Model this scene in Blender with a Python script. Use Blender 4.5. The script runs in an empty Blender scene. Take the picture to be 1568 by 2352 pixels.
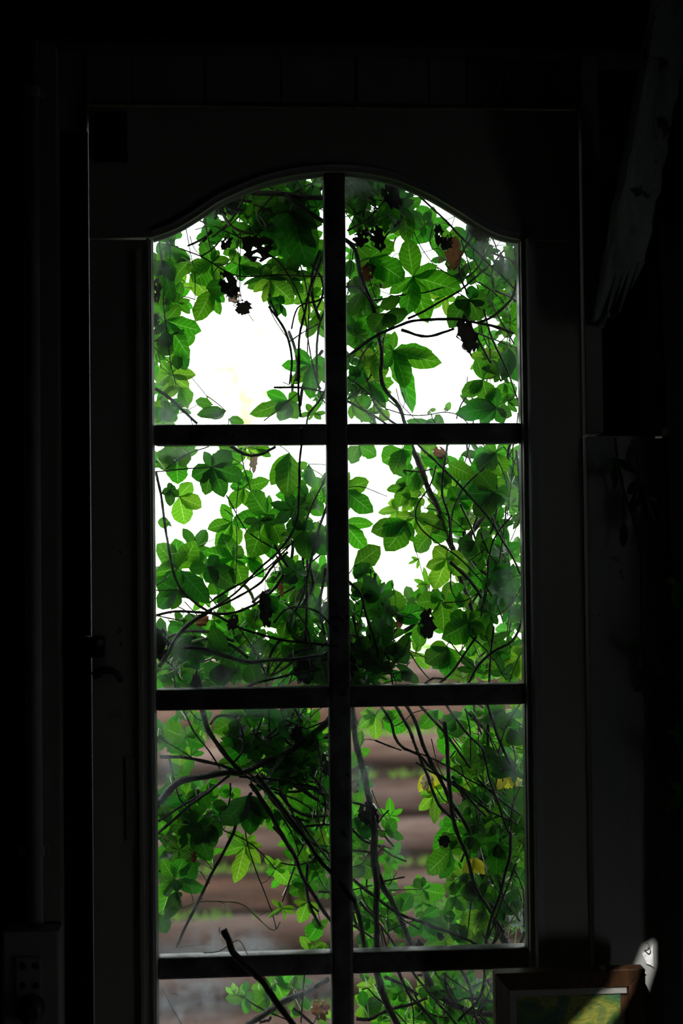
import bpy, bmesh, math, random
import numpy as np
from mathutils import Vector, Matrix
R = random.Random(7)
sc = bpy.context.scene
COL = sc.collection

# ------------------------------------------------------------------ camera
FPX, CX, CY = 3267.0, 784.0, 1176.0
CAM = Vector((-0.150, -2.278, 1.45))
_a, _b, _c = -0.0671283, 0.02376, 0.0106853
MR = (Matrix.Rotation(_a, 3, 'Z') @ Matrix.Rotation(_b, 3, 'X') @ Matrix.Rotation(_c, 3, 'Y'))
AX, FW, UP = MR.col[0].copy(), MR.col[1].copy(), MR.col[2].copy()
cd = bpy.data.cameras.new('camera')
cd.sensor_fit = 'VERTICAL'
cd.sensor_height = 36.0
cd.lens = FPX / 2352.0 * 36.0
cd.clip_start = 0.05
cd.clip_end = 300
cd.dof.use_dof = True
cd.dof.focus_distance = 2.40
cd.dof.aperture_fstop = 2.2
cam = bpy.data.objects.new('camera', cd)
COL.objects.link(cam)
m3 = Matrix((AX, UP, -FW)).transposed()
cam.matrix_world = Matrix.Translation(CAM) @ m3.to_4x4()
sc.camera = cam

def P(px, py, y=0.0):
    """the point of the depth plane Y = y that the photograph shows at pixel px, py"""
    d = AX * ((px - CX) / FPX) + FW - UP * ((py - CY) / FPX)
    t = (y - CAM.y) / d.y
    return CAM + d * t

# ------------------------------------------------------------------ world, sun, lamps, exposure
wd = bpy.data.worlds.new('hazy_sky')
sc.world = wd
wd.use_nodes = True
bg = wd.node_tree.nodes['Background']
bg.inputs[0].default_value = (0.97, 1.0, 0.99, 1)
bg.inputs[1].default_value = 4.2
SUN_DIR = Vector((0.42, 1.0, -0.92)).normalized()
sd = bpy.data.lights.new('sun', 'SUN')
sd.energy = 4.2
sd.angle = 0.0045
sd.color = (1.0, 0.96, 0.88)
so = bpy.data.objects.new('sun', sd)
COL.objects.link(so)
so.rotation_euler = SUN_DIR.to_track_quat('-Z', 'Y').to_euler()
so.location = (-2, -4, 6)
sc.view_settings.view_transform = 'Standard'
sc.view_settings.look = 'None'
sc.view_settings.gamma = 1
sc.view_settings.exposure = 0.0
sc.view_settings.use_curve_mapping = False
sc.cycles.max_bounces = 8
sc.cycles.diffuse_bounces = 5
sc.cycles.transmission_bounces = 6
sc.cycles.transparent_max_bounces = 12
sc.cycles.use_denoising = True
sc.cycles.caustics_reflective = False
sc.cycles.caustics_refractive = False

# ------------------------------------------------------------------ materials
def mat(name):
    m = bpy.data.materials.new(name)
    m.use_nodes = True
    nt = m.node_tree
    nt.nodes.clear()
    out = nt.nodes.new('ShaderNodeOutputMaterial')
    return m, nt, out

def N(nt, t, **kw):
    n = nt.nodes.new(t)
    for k, v in kw.items():
        setattr(n, k, v)
    return n

def math_(nt, op, a, b=None, clamp=False):
    n = nt.nodes.new('ShaderNodeMath')
    n.operation = op
    n.use_clamp = clamp
    for i, v in enumerate((a, b)):
        if v is None:
            continue
        if isinstance(v, (int, float)):
            n.inputs[i].default_value = v
        else:
            nt.links.new(v, n.inputs[i])
    return n.outputs[0]

def ramp(nt, src, stops):
    r = nt.nodes.new('ShaderNodeValToRGB')
    e = r.color_ramp.elements
    while len(e) < len(stops):
        e.new(0.5)
    for el, (p, c) in zip(e, stops):
        el.position = p
        el.color = (*c, 1)
    nt.links.new(src, r.inputs[0])
    return r.outputs[0]

def noise(nt, scale, detail=4, rough=0.55, vec=None, dist=0.0):
    n = nt.nodes.new('ShaderNodeTexNoise')
    n.inputs['Scale'].default_value = scale
    n.inputs['Detail'].default_value = detail
    n.inputs['Roughness'].default_value = rough
    n.inputs['Distortion'].default_value = dist
    if vec is not None:
        nt.links.new(vec, n.inputs['Vector'])
    return n.outputs[0]

def coords(nt, kind='Object', scale=None):
    tc = nt.nodes.new('ShaderNodeTexCoord')
    v = tc.outputs[kind]
    if scale:
        mp = nt.nodes.new('ShaderNodeMapping')
        mp.inputs['Scale'].default_value = scale
        nt.links.new(v, mp.inputs['Vector'])
        v = mp.outputs[0]
    return v

def rough_mat(name, stops, scale=8, stretch=None, rough=0.75, bump=0.3, detail=6, spec=0.3, spots=None):
    m, nt, out = mat(name)
    v = coords(nt, 'Object', stretch)
    f = noise(nt, scale, detail, 0.6, v, 0.4)
    c = ramp(nt, f, stops)
    if spots:
        f3 = noise(nt, spots[0], 3, 0.6, coords(nt, 'Object'))
        k = ramp(nt, f3, [(spots[1], (0, 0, 0)), (spots[1] + 0.03, (1, 1, 1))])
        mx = N(nt, 'ShaderNodeMix', data_type='RGBA')
        nt.links.new(k, mx.inputs[0])
        nt.links.new(c, mx.inputs[6])
        mx.inputs[7].default_value = (*spots[2], 1)
        c = mx.outputs[2]
    b = N(nt, 'ShaderNodeBsdfPrincipled')
    nt.links.new(c, b.inputs['Base Color'])
    b.inputs['Roughness'].default_value = rough
    b.inputs['Specular IOR Level'].default_value = spec
    bp = N(nt, 'ShaderNodeBump')
    bp.inputs['Strength'].default_value = bump
    bp.inputs['Distance'].default_value = 0.004
    f2 = noise(nt, scale * 5, 4, 0.6, v)
    nt.links.new(f2, bp.inputs['Height'])
    nt.links.new(bp.outputs[0], b.inputs['Normal'])
    nt.links.new(b.outputs[0], out.inputs[0])
    return m

M = {}
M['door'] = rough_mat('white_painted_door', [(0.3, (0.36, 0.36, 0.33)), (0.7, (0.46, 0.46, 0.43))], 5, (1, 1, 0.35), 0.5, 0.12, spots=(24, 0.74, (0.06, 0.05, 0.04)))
M['bar'] = rough_mat('grimy_glazing_bar', [(0.35, (0.05, 0.05, 0.05)), (0.55, (0.16, 0.17, 0.17)), (0.75, (0.32, 0.33, 0.33))], 14, None, 0.42, 0.2, spots=(30, 0.66, (0.02, 0.018, 0.015)))
M['bead'] = rough_mat('grey_putty_bead', [(0.3, (0.3, 0.31, 0.31)), (0.7, (0.45, 0.46, 0.46))], 10, (1, 1, 0.2), 0.35, 0.1)
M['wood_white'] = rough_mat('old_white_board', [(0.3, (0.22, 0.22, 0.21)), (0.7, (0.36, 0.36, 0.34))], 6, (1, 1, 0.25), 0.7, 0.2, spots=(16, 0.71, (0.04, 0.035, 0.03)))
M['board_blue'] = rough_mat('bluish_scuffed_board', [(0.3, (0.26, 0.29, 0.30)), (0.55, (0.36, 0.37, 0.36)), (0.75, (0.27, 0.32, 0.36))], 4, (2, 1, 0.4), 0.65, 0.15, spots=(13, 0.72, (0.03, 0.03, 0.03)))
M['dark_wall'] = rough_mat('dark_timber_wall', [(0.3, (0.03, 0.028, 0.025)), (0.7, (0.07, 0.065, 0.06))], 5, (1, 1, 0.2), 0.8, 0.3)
M['weathered'] = rough_mat('weathered_grey_timber', [(0.3, (0.10, 0.12, 0.11)), (0.5, (0.25, 0.29, 0.28)), (0.75, (0.38, 0.42, 0.41))], 7, (3, 3, 0.6), 0.85, 0.8, spots=(18, 0.62, (0.05, 0.05, 0.045)))
M['pvc'] = rough_mat('grey_pvc', [(0.3, (0.3, 0.31, 0.3)), (0.7, (0.36, 0.37, 0.35))], 4, None, 0.5, 0.05)
M['black'] = rough_mat('black_metal', [(0.3, (0.012, 0.012, 0.012)), (0.7, (0.03, 0.03, 0.028))], 12, None, 0.4, 0.1, spec=0.5)
M['steel'] = rough_mat('worn_steel', [(0.3, (0.25, 0.25, 0.25)), (0.7, (0.4, 0.4, 0.4))], 20, None, 0.3, 0.1, spec=0.8)
M['frame'] = rough_mat('dark_brown_picture_frame', [(0.3, (0.02, 0.009, 0.004)), (0.7, (0.075, 0.034, 0.015))], 9, (6, 6, 1), 0.45, 0.3)
M['liner'] = rough_mat('pale_linen_liner', [(0.3, (0.26, 0.26, 0.25)), (0.7, (0.34, 0.34, 0.33))], 60, None, 0.8, 0.2)
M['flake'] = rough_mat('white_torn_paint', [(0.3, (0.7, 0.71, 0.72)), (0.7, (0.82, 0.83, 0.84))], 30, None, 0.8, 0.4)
M['stem'] = rough_mat('rough_vine_bark', [(0.3, (0.014, 0.012, 0.010)), (0.55, (0.036, 0.032, 0.028)), (0.75, (0.085, 0.08, 0.075))], 60, None, 0.6, 0.9, spec=0.4)
M['woody'] = rough_mat('grey_woody_bark', [(0.3, (0.05, 0.042, 0.036)), (0.5, (0.13, 0.115, 0.10)), (0.75, (0.30, 0.28, 0.27))], 40, None, 0.75, 1.0)
M['green_stem'] = rough_mat('green_shoot', [(0.3, (0.11, 0.22, 0.05)), (0.7, (0.25, 0.40, 0.14))], 30, None, 0.45, 0.2)
M['earth'] = rough_mat('shade_dark_earth', [(0.3, (0.03, 0.02, 0.014)), (0.7, (0.08, 0.055, 0.04))], 3, None, 0.9, 0.6)  # earth darkened so the gaps between the logs look shaded
M['terrace'] = rough_mat('pale_dry_ground', [(0.3, (0.50, 0.47, 0.36)), (0.5, (0.62, 0.58, 0.48)), (0.72, (0.50, 0.54, 0.30))], 0.8, None, 0.95, 0.3)
M['concrete'] = rough_mat('floor_boards', [(0.3, (0.05, 0.045, 0.04)), (0.7, (0.10, 0.09, 0.08))], 4, None, 0.8, 0.2)
M['log'] = rough_mat('red_brown_log', [(0.28, (0.025, 0.015, 0.011)), (0.45, (0.062, 0.034, 0.025)), (0.6, (0.098, 0.064, 0.053)), (0.78, (0.14, 0.105, 0.1))], 5, (0.5, 2.0, 2.6), 0.85, 1.0)
M['log_rust'] = rough_mat('rusty_brown_log', [(0.28, (0.03, 0.016, 0.011)), (0.5, (0.09, 0.043, 0.027)), (0.75, (0.125, 0.075, 0.06))], 5, (0.5, 2.0, 2.6), 0.85, 1.0)

def leaf_material(name, tr, df, vein, var=0.25, holes=False, rough=0.35, mixt=0.68):
    m, nt, out = mat(name)
    uv = N(nt, 'ShaderNodeUVMap')
    sp = N(nt, 'ShaderNodeSeparateXYZ')
    nt.links.new(uv.outputs[0], sp.inputs[0])
    u = math_(nt, 'ABSOLUTE', math_(nt, 'SUBTRACT', sp.outputs[0], 0.5))      # 0 midrib .. .5 edge
    v = sp.outputs[1]
    mid = math_(nt, 'LESS_THAN', u, 0.020)
    s = math_(nt, 'FRACT', math_(nt, 'SUBTRACT', math_(nt, 'MULTIPLY', v, 7.5), math_(nt, 'MULTIPLY', u, 2.6)))
    lat = math_(nt, 'MULTIPLY', math_(nt, 'LESS_THAN', s, 0.10), 0.7)
    vn = math_(nt, 'MAXIMUM', mid, lat)
    oi = N(nt, 'ShaderNodeObjectInfo')
    rnd = oi.outputs['Random']
    blot = noise(nt, 14, 3, 0.5, coords(nt, 'Object'))
    # tone: per-leaf and within-leaf mottling
    tone = math_(nt, 'ADD', math_(nt, 'ADD', 1.0 - var, math_(nt, 'MULTIPLY', rnd, 1.3 * var)), math_(nt, 'MULTIPLY', math_(nt, 'SUBTRACT', blot, 0.5), 0.5))
    def col(c, vc):
        mx = N(nt, 'ShaderNodeMix', data_type='RGBA')
        nt.links.new(vn, mx.inputs[0])
        mx.inputs[6].default_value = (*c, 1)
        mx.inputs[7].default_value = (*vc, 1)
        hs = N(nt, 'ShaderNodeHueSaturation')
        nt.links.new(mx.outputs[2], hs.inputs['Color'])
        nt.links.new(tone, hs.inputs['Value'])
        nt.links.new(math_(nt, 'ADD', 0.482, math_(nt, 'MULTIPLY', rnd, 0.03)), hs.inputs['Hue'])
        return hs.outputs[0]
    t = N(nt, 'ShaderNodeBsdfTranslucent')
    nt.links.new(col(tr, vein), t.inputs[0])
    d = N(nt, 'ShaderNodeBsdfDiffuse')
    nt.links.new(col(df, df), d.inputs[0])
    mx = N(nt, 'ShaderNodeMixShader')
    mx.inputs[0].default_value = mixt
    nt.links.new(d.outputs[0], mx.inputs[1])
    nt.links.new(t.outputs[0], mx.inputs[2])
    g = N(nt, 'ShaderNodeBsdfGlossy')
    g.inputs['Roughness'].default_value = rough
    g.inputs[0].default_value = (0.9, 0.95, 1, 1)
    bp = N(nt, 'ShaderNodeBump')
    bp.inputs['Strength'].default_value = 0.35
    bp.inputs['Distance'].default_value = 0.003
    nt.links.new(math_(nt, 'SUBTRACT', blot, math_(nt, 'MULTIPLY', vn, 0.6)), bp.inputs['Height'])
    for n_ in (g, d, t):
        nt.links.new(bp.outputs[0], n_.inputs['Normal'])
    m2 = N(nt, 'ShaderNodeMixShader')
    lw_ = N(nt, 'ShaderNodeLayerWeight')
    fc = math_(nt, 'POWER', lw_.outputs['Facing'], 5.0)
    nt.links.new(math_(nt, 'ADD', math_(nt, 'MULTIPLY', fc, 0.45), 0.025), m2.inputs[0])
    nt.links.new(mx.outputs[0], m2.inputs[1])
    nt.links.new(g.outputs[0], m2.inputs[2])
    nt.links.new(m2.outputs[0], out.inputs[0])
    return m

M['leaf'] = leaf_material('vine_leaf_green', (0.052, 0.30, 0.005), (0.014, 0.065, 0.005), (0.20, 0.54, 0.07))
M['leaf_young'] = leaf_material('vine_leaf_yellow_green', (0.15, 0.46, 0.012), (0.04, 0.11, 0.007), (0.42, 0.72, 0.15))
M['leaf_shaded'] = leaf_material('vine_leaf_shaded_green', (0.022, 0.16, 0.005), (0.012, 0.055, 0.006), (0.07, 0.28, 0.03))  # darker copy: shade from the leaves behind is set into the colour
M['leaf_yellow'] = leaf_material('vine_leaf_turned_yellow', (0.55, 0.50, 0.02), (0.2, 0.18, 0.02), (0.5, 0.5, 0.1))
M['dead'] = leaf_material('dead_leaf_dark', (0.012, 0.009, 0.007), (0.022, 0.02, 0.02), (0.01, 0.008, 0.006), 0.35, rough=0.5, mixt=0.3)
M['dead_brown'] = leaf_material('dead_leaf_brown', (0.30, 0.12, 0.05), (0.12, 0.055, 0.03), (0.16, 0.07, 0.03), 0.4, rough=0.5, mixt=0.45)
M['dead_pale'] = leaf_material('dead_leaf_papery', (0.42, 0.33, 0.24), (0.3, 0.24, 0.19), (0.3, 0.2, 0.14), 0.3, rough=0.6, mixt=0.5)
M['moss'] = leaf_material('moss_green', (0.24, 0.50, 0.06), (0.20, 0.38, 0.06), (0.25, 0.5, 0.08), 0.3, rough=0.7, mixt=0.4)
M['far_leaf'] = leaf_material('sunlit_far_leaf', (0.46, 0.54, 0.26), (0.40, 0.46, 0.22), (0.46, 0.54, 0.26), 0.2, rough=0.6, mixt=0.5)

def glass_material():
    m, nt, out = mat('dusty_window_glass')
    at = N(nt, 'ShaderNodeAttribute', attribute_name='rim')
    rim = at.outputs['Fac']
    v = coords(nt, 'Object')
    big = noise(nt, 7, 4, 0.6, v)
    fine = noise(nt, 55, 6, 0.7, v)
    streak = noise(nt, 20, 4, 0.6, coords(nt, 'Object', (3.5, 1, 0.6)))
    # dust gathers within a few cm of the rim
    d = math_(nt, 'ADD', rim, math_(nt, 'MULTIPLY', math_(nt, 'SUBTRACT', big, 0.42), 0.22))
    near = math_(nt, 'SUBTRACT', 1.0, math_(nt, 'DIVIDE', d, 0.042), True)
    near = math_(nt, 'MULTIPLY', near, near)
    near = math_(nt, 'MULTIPLY', near, math_(nt, 'MULTIPLY', math_(nt, 'ADD', fine, streak), 0.15))
    vo = N(nt, 'ShaderNodeTexVoronoi')
    vo.inputs['Scale'].default_value = 85
    nt.links.new(v, vo.inputs['Vector'])
    cellr = N(nt, 'ShaderNodeSeparateXYZ')
    nt.links.new(vo.outputs['Color'], cellr.inputs[0])
    dot = math_(nt, 'LESS_THAN', vo.outputs['Distance'], math_(nt, 'MULTIPLY', math_(nt, 'SUBTRACT', cellr.outputs[0], 0.72, True), 0.42))
    du = N(nt, 'ShaderNodeAttribute', attribute_name='dust')
    patch = math_(nt, 'MULTIPLY', du.outputs['Fac'], math_(nt, 'ADD', 0.10, math_(nt, 'MULTIPLY', math_(nt, 'SUBTRACT', math_(nt, 'ADD', fine, math_(nt, 'MULTIPLY', streak, 0.6)), 0.68, True), 2.6)))
    near = math_(nt, 'ADD', near, math_(nt, 'MULTIPLY', patch, 0.75))
    fac = math_(nt, 'ADD', math_(nt, 'ADD', near, 0.006), math_(nt, 'MULTIPLY', dot, 0.12), True)
    tp = N(nt, 'ShaderNodeBsdfTransparent')
    tp.inputs[0].default_value = (0.97, 0.985, 0.98, 1)
    tl = N(nt, 'ShaderNodeBsdfTranslucent')
    tl.inputs[0].default_value = (0.42, 0.46, 0.50, 1)
    df = N(nt, 'ShaderNodeBsdfDiffuse')
    df.inputs[0].default_value = (0.25, 0.25, 0.25, 1)
    dm = N(nt, 'ShaderNodeMixShader')
    dm.inputs[0].default_value = 0.7
    nt.links.new(df.outputs[0], dm.inputs[1])
    nt.links.new(tl.outputs[0], dm.inputs[2])
    gl = N(nt, 'ShaderNodeBsdfGlossy')
    gl.inputs['Roughness'].default_value = 0.03
    fr = N(nt, 'ShaderNodeFresnel')
    fr.inputs[0].default_value = 1.45
    a = N(nt, 'ShaderNodeMixShader')
    nt.links.new(math_(nt, 'MULTIPLY', fr.outputs[0], 0.5), a.inputs[0])
    nt.links.new(tp.outputs[0], a.inputs[1])
    nt.links.new(gl.outputs[0], a.inputs[2])
    b = N(nt, 'ShaderNodeMixShader')
    nt.links.new(fac, b.inputs[0])
    nt.links.new(a.outputs[0], b.inputs[1])
    nt.links.new(dm.outputs[0], b.inputs[2])
    nt.links.new(b.outputs[0], out.inputs[0])
    return m
M['glass'] = glass_material()

def painting_material():
    m, nt, out = mat('impasto_landscape')
    v = coords(nt, 'Object', (1.0, 1.0, 1.6))
    f = noise(nt, 9, 5, 0.6, v, 1.2)
    c = ramp(nt, f, [(0.28, (0.01, 0.04, 0.025)), (0.40, (0.03, 0.11, 0.065)), (0.48, (0.07, 0.15, 0.03)), (0.55, (0.24, 0.25, 0.035)), (0.64, (0.06, 0.13, 0.04)), (0.78, (0.05, 0.03, 0.02))])
    b = N(nt, 'ShaderNodeBsdfPrincipled')
    nt.links.new(c, b.inputs['Base Color'])
    b.inputs['Roughness'].default_value = 0.5
    bp = N(nt, 'ShaderNodeBump')
    bp.inputs['Strength'].default_value = 0.8
    bp.inputs['Distance'].default_value = 0.004
    nt.links.new(noise(nt, 45, 5, 0.6, v, 0.8), bp.inputs['Height'])
    nt.links.new(bp.outputs[0], b.inputs['Normal'])
    nt.links.new(b.outputs[0], out.inputs[0])
    return m
M['painting'] = painting_material()

# ------------------------------------------------------------------ helpers
def link(name, me, parent=None):
    o = bpy.data.objects.new(name, me)
    COL.objects.link(o)
    if parent is not None:
        o.parent = parent
    return o

def tag(o, label=None, cat=None, group=None, kind=None):
    for k, v in (('label', label), ('category', cat), ('group', group), ('kind', kind)):
        if v:
            o[k] = v
    return o

def base(name, loc, label=None, cat=None, group=None, kind=None):
    o = bpy.data.objects.new(name, None)
    o.empty_display_size = 0.05
    COL.objects.link(o)
    o.location = loc
    return tag(o, label, cat, group, kind)

def off(parent):
    v = Vector((0, 0, 0))
    while parent is not None:
        v = v + parent.location
        parent = parent.parent
    return v

def from_bm(name, bm, m, parent=None, smooth=False):
    o_ = off(parent)
    if o_.length > 0:
        bmesh.ops.translate(bm, vec=-o_, verts=bm.verts)
    me = bpy.data.meshes.new(name)
    bm.to_mesh(me)
    bm.free()
    me.materials.append(m)
    if smooth:
        me.shade_smooth()
    return link(name, me, parent)

def add_box(bm, x0, x1, y0, y1, z0, z1, bev=0.0):
    r = bmesh.ops.create_cube(bm, size=1.0)
    vs = r['verts']
    for v in vs:
        v.co = Vector((x0 + (v.co.x + .5) * (x1 - x0), y0 + (v.co.y + .5) * (y1 - y0), z0 + (v.co.z + .5) * (z1 - z0)))
    if bev:
        es = list({e for v in vs for e in v.link_edges})
        bmesh.ops.bevel(bm, geom=es, offset=bev, segments=2, affect='EDGES', profile=0.6)

def box(name, x0, x1, y0, y1, z0, z1, m, parent=None, bev=0.002):
    bm = bmesh.new()
    add_box(bm, x0, x1, y0, y1, z0, z1, bev)
    return from_bm(name, bm, m, parent)

def prism(name, pts, y0, y1, m, parent=None):
    """outline pts (x, z) extruded from y0 to y1"""
    bm = bmesh.new()
    a = [bm.verts.new((x, y0, z)) for x, z in pts]
    b = [bm.verts.new((x, y1, z)) for x, z in pts]
    bm.faces.new(a)
    bm.faces.new(b[::-1])
    n = len(pts)
    for i in range(n):
        bm.faces.new((a[i], b[i], b[(i + 1) % n], a[(i + 1) % n]))
    bmesh.ops.recalc_face_normals(bm, faces=bm.faces)
    return from_bm(name, bm, m, parent)

def smooth_path(pts, step=0.012):
    """Catmull-Rom through the points, resampled"""
    if len(pts) < 2:
        return pts
    p = [pts[0] * 2 - pts[1]] + pts + [pts[-1] * 2 - pts[-2]]
    out = []
    for i in range(1, len(p) - 2):
        n = max(2, int((p[i + 1] - p[i]).length / step))
        for k in range(n):
            t = k / n
            a, b, c, d = p[i - 1], p[i], p[i + 1], p[i + 2]
            out.append(0.5 * ((2 * b) + (c - a) * t + (2 * a - 5 * b + 4 * c - d) * t * t + (3 * b - a - 3 * c + d) * t ** 3))
    out.append(pts[-1])
    return out

def add_tube(bm, path, r0, r1=None, sides=6, rough=0.0, cap=True):
    r1 = r0 if r1 is None else r1
    n = len(path)
    rings = []
    ref = Vector((0.13, 1, 0.21)).normalized()
    for i, p in enumerate(path):
        t = (path[min(i + 1, n - 1)] - path[max(i - 1, 0)])
        t = t.normalized() if t.length > 1e-9 else Vector((0, 0, 1))
        x = t.cross(ref)
        if x.length < 1e-3:
            x = t.cross(Vector((1, 0, 0)))
        x.normalize()
        y = t.cross(x)
        r = r0 + (r1 - r0) * i / max(1, n - 1)
        ring = []
        for k in range(sides):
            a = 2 * math.pi * k / sides
            rr = r * (1 + rough * R.uniform(-1, 1.6))
            ring.append(bm.verts.new(p + (x * math.cos(a) + y * math.sin(a)) * rr))
        rings.append(ring)
    for a, b in zip(rings, rings[1:]):
        for k in range(sides):
            bm.faces.new((a[k], a[(k + 1) % sides], b[(k + 1) % sides], b[k]))
    if cap:
        bm.faces.new(rings[0][::-1])
        bm.faces.new(rings[-1])
    return rings

# ------------------------------------------------------------------ setting outside: ground, terrace, log wall
XL, XR = -3.2, 3.6
WALL_Y = 2.35
box('ground_outside', -9, 9, 0.05, WALL_Y + 0.4, -0.45, -0.18, M['earth'], None, 0)
tag(bpy.data.objects['ground_outside'], 'brown earth strip between the house and the log retaining wall', 'ground', kind='structure')
bm = bmesh.new()
bmesh.ops.create_grid(bm, x_segments=40, y_segments=40, size=1.0)
for v in bm.verts:
    yy = WALL_Y + 0.62 + (v.co.y + 1) ** 2 * 16
    h = 0.02 * math.sin(v.co.x * 31 + yy) + 0.02 * math.sin(yy * 2.1)
    v.co = Vector((v.co.x * 40, yy, 1.0 + h + 0.012 * max(0, yy - 6)))
from_bm('terrace_ground', bm, M['terrace'])
tag(bpy.data.objects['terrace_ground'], 'pale sunlit garden ground above the log retaining wall', 'ground', kind='structure')

wall = base('retaining_wall', (0, WALL_Y, -0.18), 'stepped retaining wall of brown logs with green moss between courses, blurred behind vine', 'wall', kind='structure')
rw = random.Random(3)
COURSE = 0.140
for c in range(9):
    z0 = -0.18 + c * COURSE
    yb = WALL_Y + c * 0.045
    x = XL + rw.uniform(-.8, 0)
    while x < XR:
        ln = rw.uniform(2.0, 3.4)
        bm = bmesh.new()
        rad = COURSE * 0.445 * rw.uniform(0.9, 1.05)
        slope = 0.012 + rw.uniform(-.012, .012)
        seg = 18
        path = [Vector((x + ln * k / seg, yb + rad + rw.uniform(-.008, .008), z0 + rad + slope * (k / seg * ln) + 0.045 * (x + 0.2) * 0.35 + rw.uniform(-.006, .006))) for k in range(seg + 1)]
        rings = add_tube(bm, path, rad, rad * rw.uniform(.92, 1.05), 10, 0.0)
        for ring in rings:
            for v in ring:
                v.co += Vector((0, rw.uniform(-.007, .007), rw.uniform(-.006, .006)))
        o = from_bm('log', bm, M['log_rust'] if rw.random() < .35 else M['log'], wall, True)
        x += ln + rw.uniform(.0, .03)
bm = bmesh.new()
core = [(-.05, -.2), (0.055, -.1)] + [(.055 + .045 * c, -.18 + COURSE * c + .05) for c in range(9)] + [(.46, 1.0), (1.2, 1.0), (1.2, -.4), (-.05, -.4)]
va = [bm.verts.new((-7, WALL_Y + y, z - .11)) for y, z in core]
vb = [bm.verts.new((7, WALL_Y + y, z + .06)) for y, z in core]
bm.faces.new(va)
bm.faces.new(vb)
for k in range(len(core)):
    bm.faces.new((va[k], vb[k], vb[(k + 1) % len(core)], va[(k + 1) % len(core)]))
bmesh.ops.recalc_face_normals(bm, faces=bm.faces)
from_bm('earth_bank', bm, M['earth'], wall)
# moss and low grass on each ledge: uncountable
for c in range(9):
    z0 = -0.18 + c * COURSE
    yb = WALL_Y + c * 0.045
    bm = bmesh.new()
    uvl = bm.loops.layers.uv.new('UVMap')
    for k in range(1500):
        x = rw.uniform(XL, XR)
        clump = math.sin(x * 3.1 + c * 2.3) + 0.6 * math.sin(x * 7.7 + c * 5.1)
        if clump < rw.uniform(-.9, 1.0):
            continue
        h = rw.uniform(.015, .04)
        b0 = Vector((x, yb + 0.03 + rw.uniform(-.02, .03), z0 + COURSE * 0.93 + slope * 0 + 0.045 * (x + 0.2) * 0.35 - 0.004))
        w = rw.uniform(.004, .010)
        d = Vector((rw.uniform(-.02, .02), rw.uniform(-.025, .0), h))
        f = bm.faces.new([bm.verts.new(b0 + Vector((-w, 0, 0))), bm.verts.new(b0 + Vector((w, 0, 0))), bm.verts.new(b0 + d)])
        for lp, q in zip(f.loops, ((.1, 0), (.9, 0), (.5, 1))):
            lp[uvl].uv = q
    o = from_bm('moss', bm, M['moss'], wall)
    tag(o, 'bright green moss strip on the ledge', kind='stuff')

# ------------------------------------------------------------------ the door with its arched window
def PX(px, py, y=0.0):
    return P(px, py, y).x
def PZ(px, py, y=0.0):
    return P(px, py, y).z
GX0, GX1 = -0.2935, 0.2935                      # visible glass, left and right
GZ = [(1.6457, 1.6121), (1.2258, 1.1921), (0.8047, 0.7703)]   # crossbars, top and bottom
CBX0, CBX1 = PX(747.5, 975), PX(797.5, 975)     # centre bar
DX0, DX1 = PX(208, 1000, -.02), PX(1338, 1000, -.02)
DTOP = PZ(770, 250, -.02)
SHZ = 1.942
door = base('door_1', (0, 0, 0.02), 'white painted door with an eight pane arched window overgrown by vines', 'door', kind='structure')
ARCH = [(352, 553), (384, 541), (416, 526), (459, 500), (502, 471), (560, 444), (617, 423), (680, 409), (743, 402), (794, 402), (850, 408), (900, 419), (940, 434), (990, 457), (1047, 491), (1104, 527), (1147, 547), (1186, 556)]
AP = [P(x, y, 0.0) for x, y in ARCH]
AP = [Vector((GX0, 0, SHZ))] + AP[1:-1] + [Vector((GX1, 0, SHZ - .001))]
AP = smooth_path(AP, 0.006)
def arch_z(x):
    for a, b in zip(AP, AP[1:]):
        if a.x <= x <= b.x:
            return a.z + (b.z - a.z) * (x - a.x) / max(1e-6, b.x - a.x)
    return SHZ
Y0, Y1 = -0.022, 0.020
BEADW = 0.017
# stiles either side
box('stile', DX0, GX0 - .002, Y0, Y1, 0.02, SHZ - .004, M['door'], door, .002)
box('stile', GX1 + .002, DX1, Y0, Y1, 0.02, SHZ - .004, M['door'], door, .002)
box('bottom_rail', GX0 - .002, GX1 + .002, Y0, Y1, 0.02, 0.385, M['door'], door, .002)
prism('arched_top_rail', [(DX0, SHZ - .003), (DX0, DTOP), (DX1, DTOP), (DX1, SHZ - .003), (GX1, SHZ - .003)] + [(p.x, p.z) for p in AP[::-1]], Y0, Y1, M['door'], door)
# beads that hold the glass
bm = bmesh.new()
n = len(AP)
pr = []
for i, p in enumerate(AP):
    t = (AP[min(i + 1, n - 1)] - AP[max(i - 1, 0)]).normalized()
    nn = Vector((-t.z, 0, t.x))
    pr.append([bm.verts.new(p + nn * a + Vector((0, b, 0))) for a, b in ((-.004, -.004), (.009, -.026), (.011, -.026), (.011, 0.0))])
for a, b in zip(pr, pr[1:]):
    for k in range(3):
        bm.faces.new((a[k], b[k], b[k + 1], a[k + 1]))
from_bm('arch_bead', bm, M['bead'], door, True)
def side_bead(name, s):
    xg = GX0 if s < 0 else GX1
    prof = [(0, .003), (0.0, -.010), (-.006, -.024), (-.010, -.024), (-.010, .003)] if s < 0 else [(0, .003), (0, -.012), (.008, -.016), (.011, -.030), (.013, -.032), (.024, -.032), (.026, -.022), (.026, .003)]
    bm = bmesh.new()
    a = [bm.verts.new((xg + x, y, .385)) for x, y in prof]
    b = [bm.verts.new((xg + x, y, SHZ - .002)) for x, y in prof]
    for k in range(len(prof) - 1):
        bm.faces.new((a[k], a[k + 1], b[k + 1], b[k]))
    bm.faces.new(a)
    bm.faces.new(b)
    bmesh.ops.recalc_face_normals(bm, faces=bm.faces)
    from_bm(name, bm, M['bead'], door)
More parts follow.
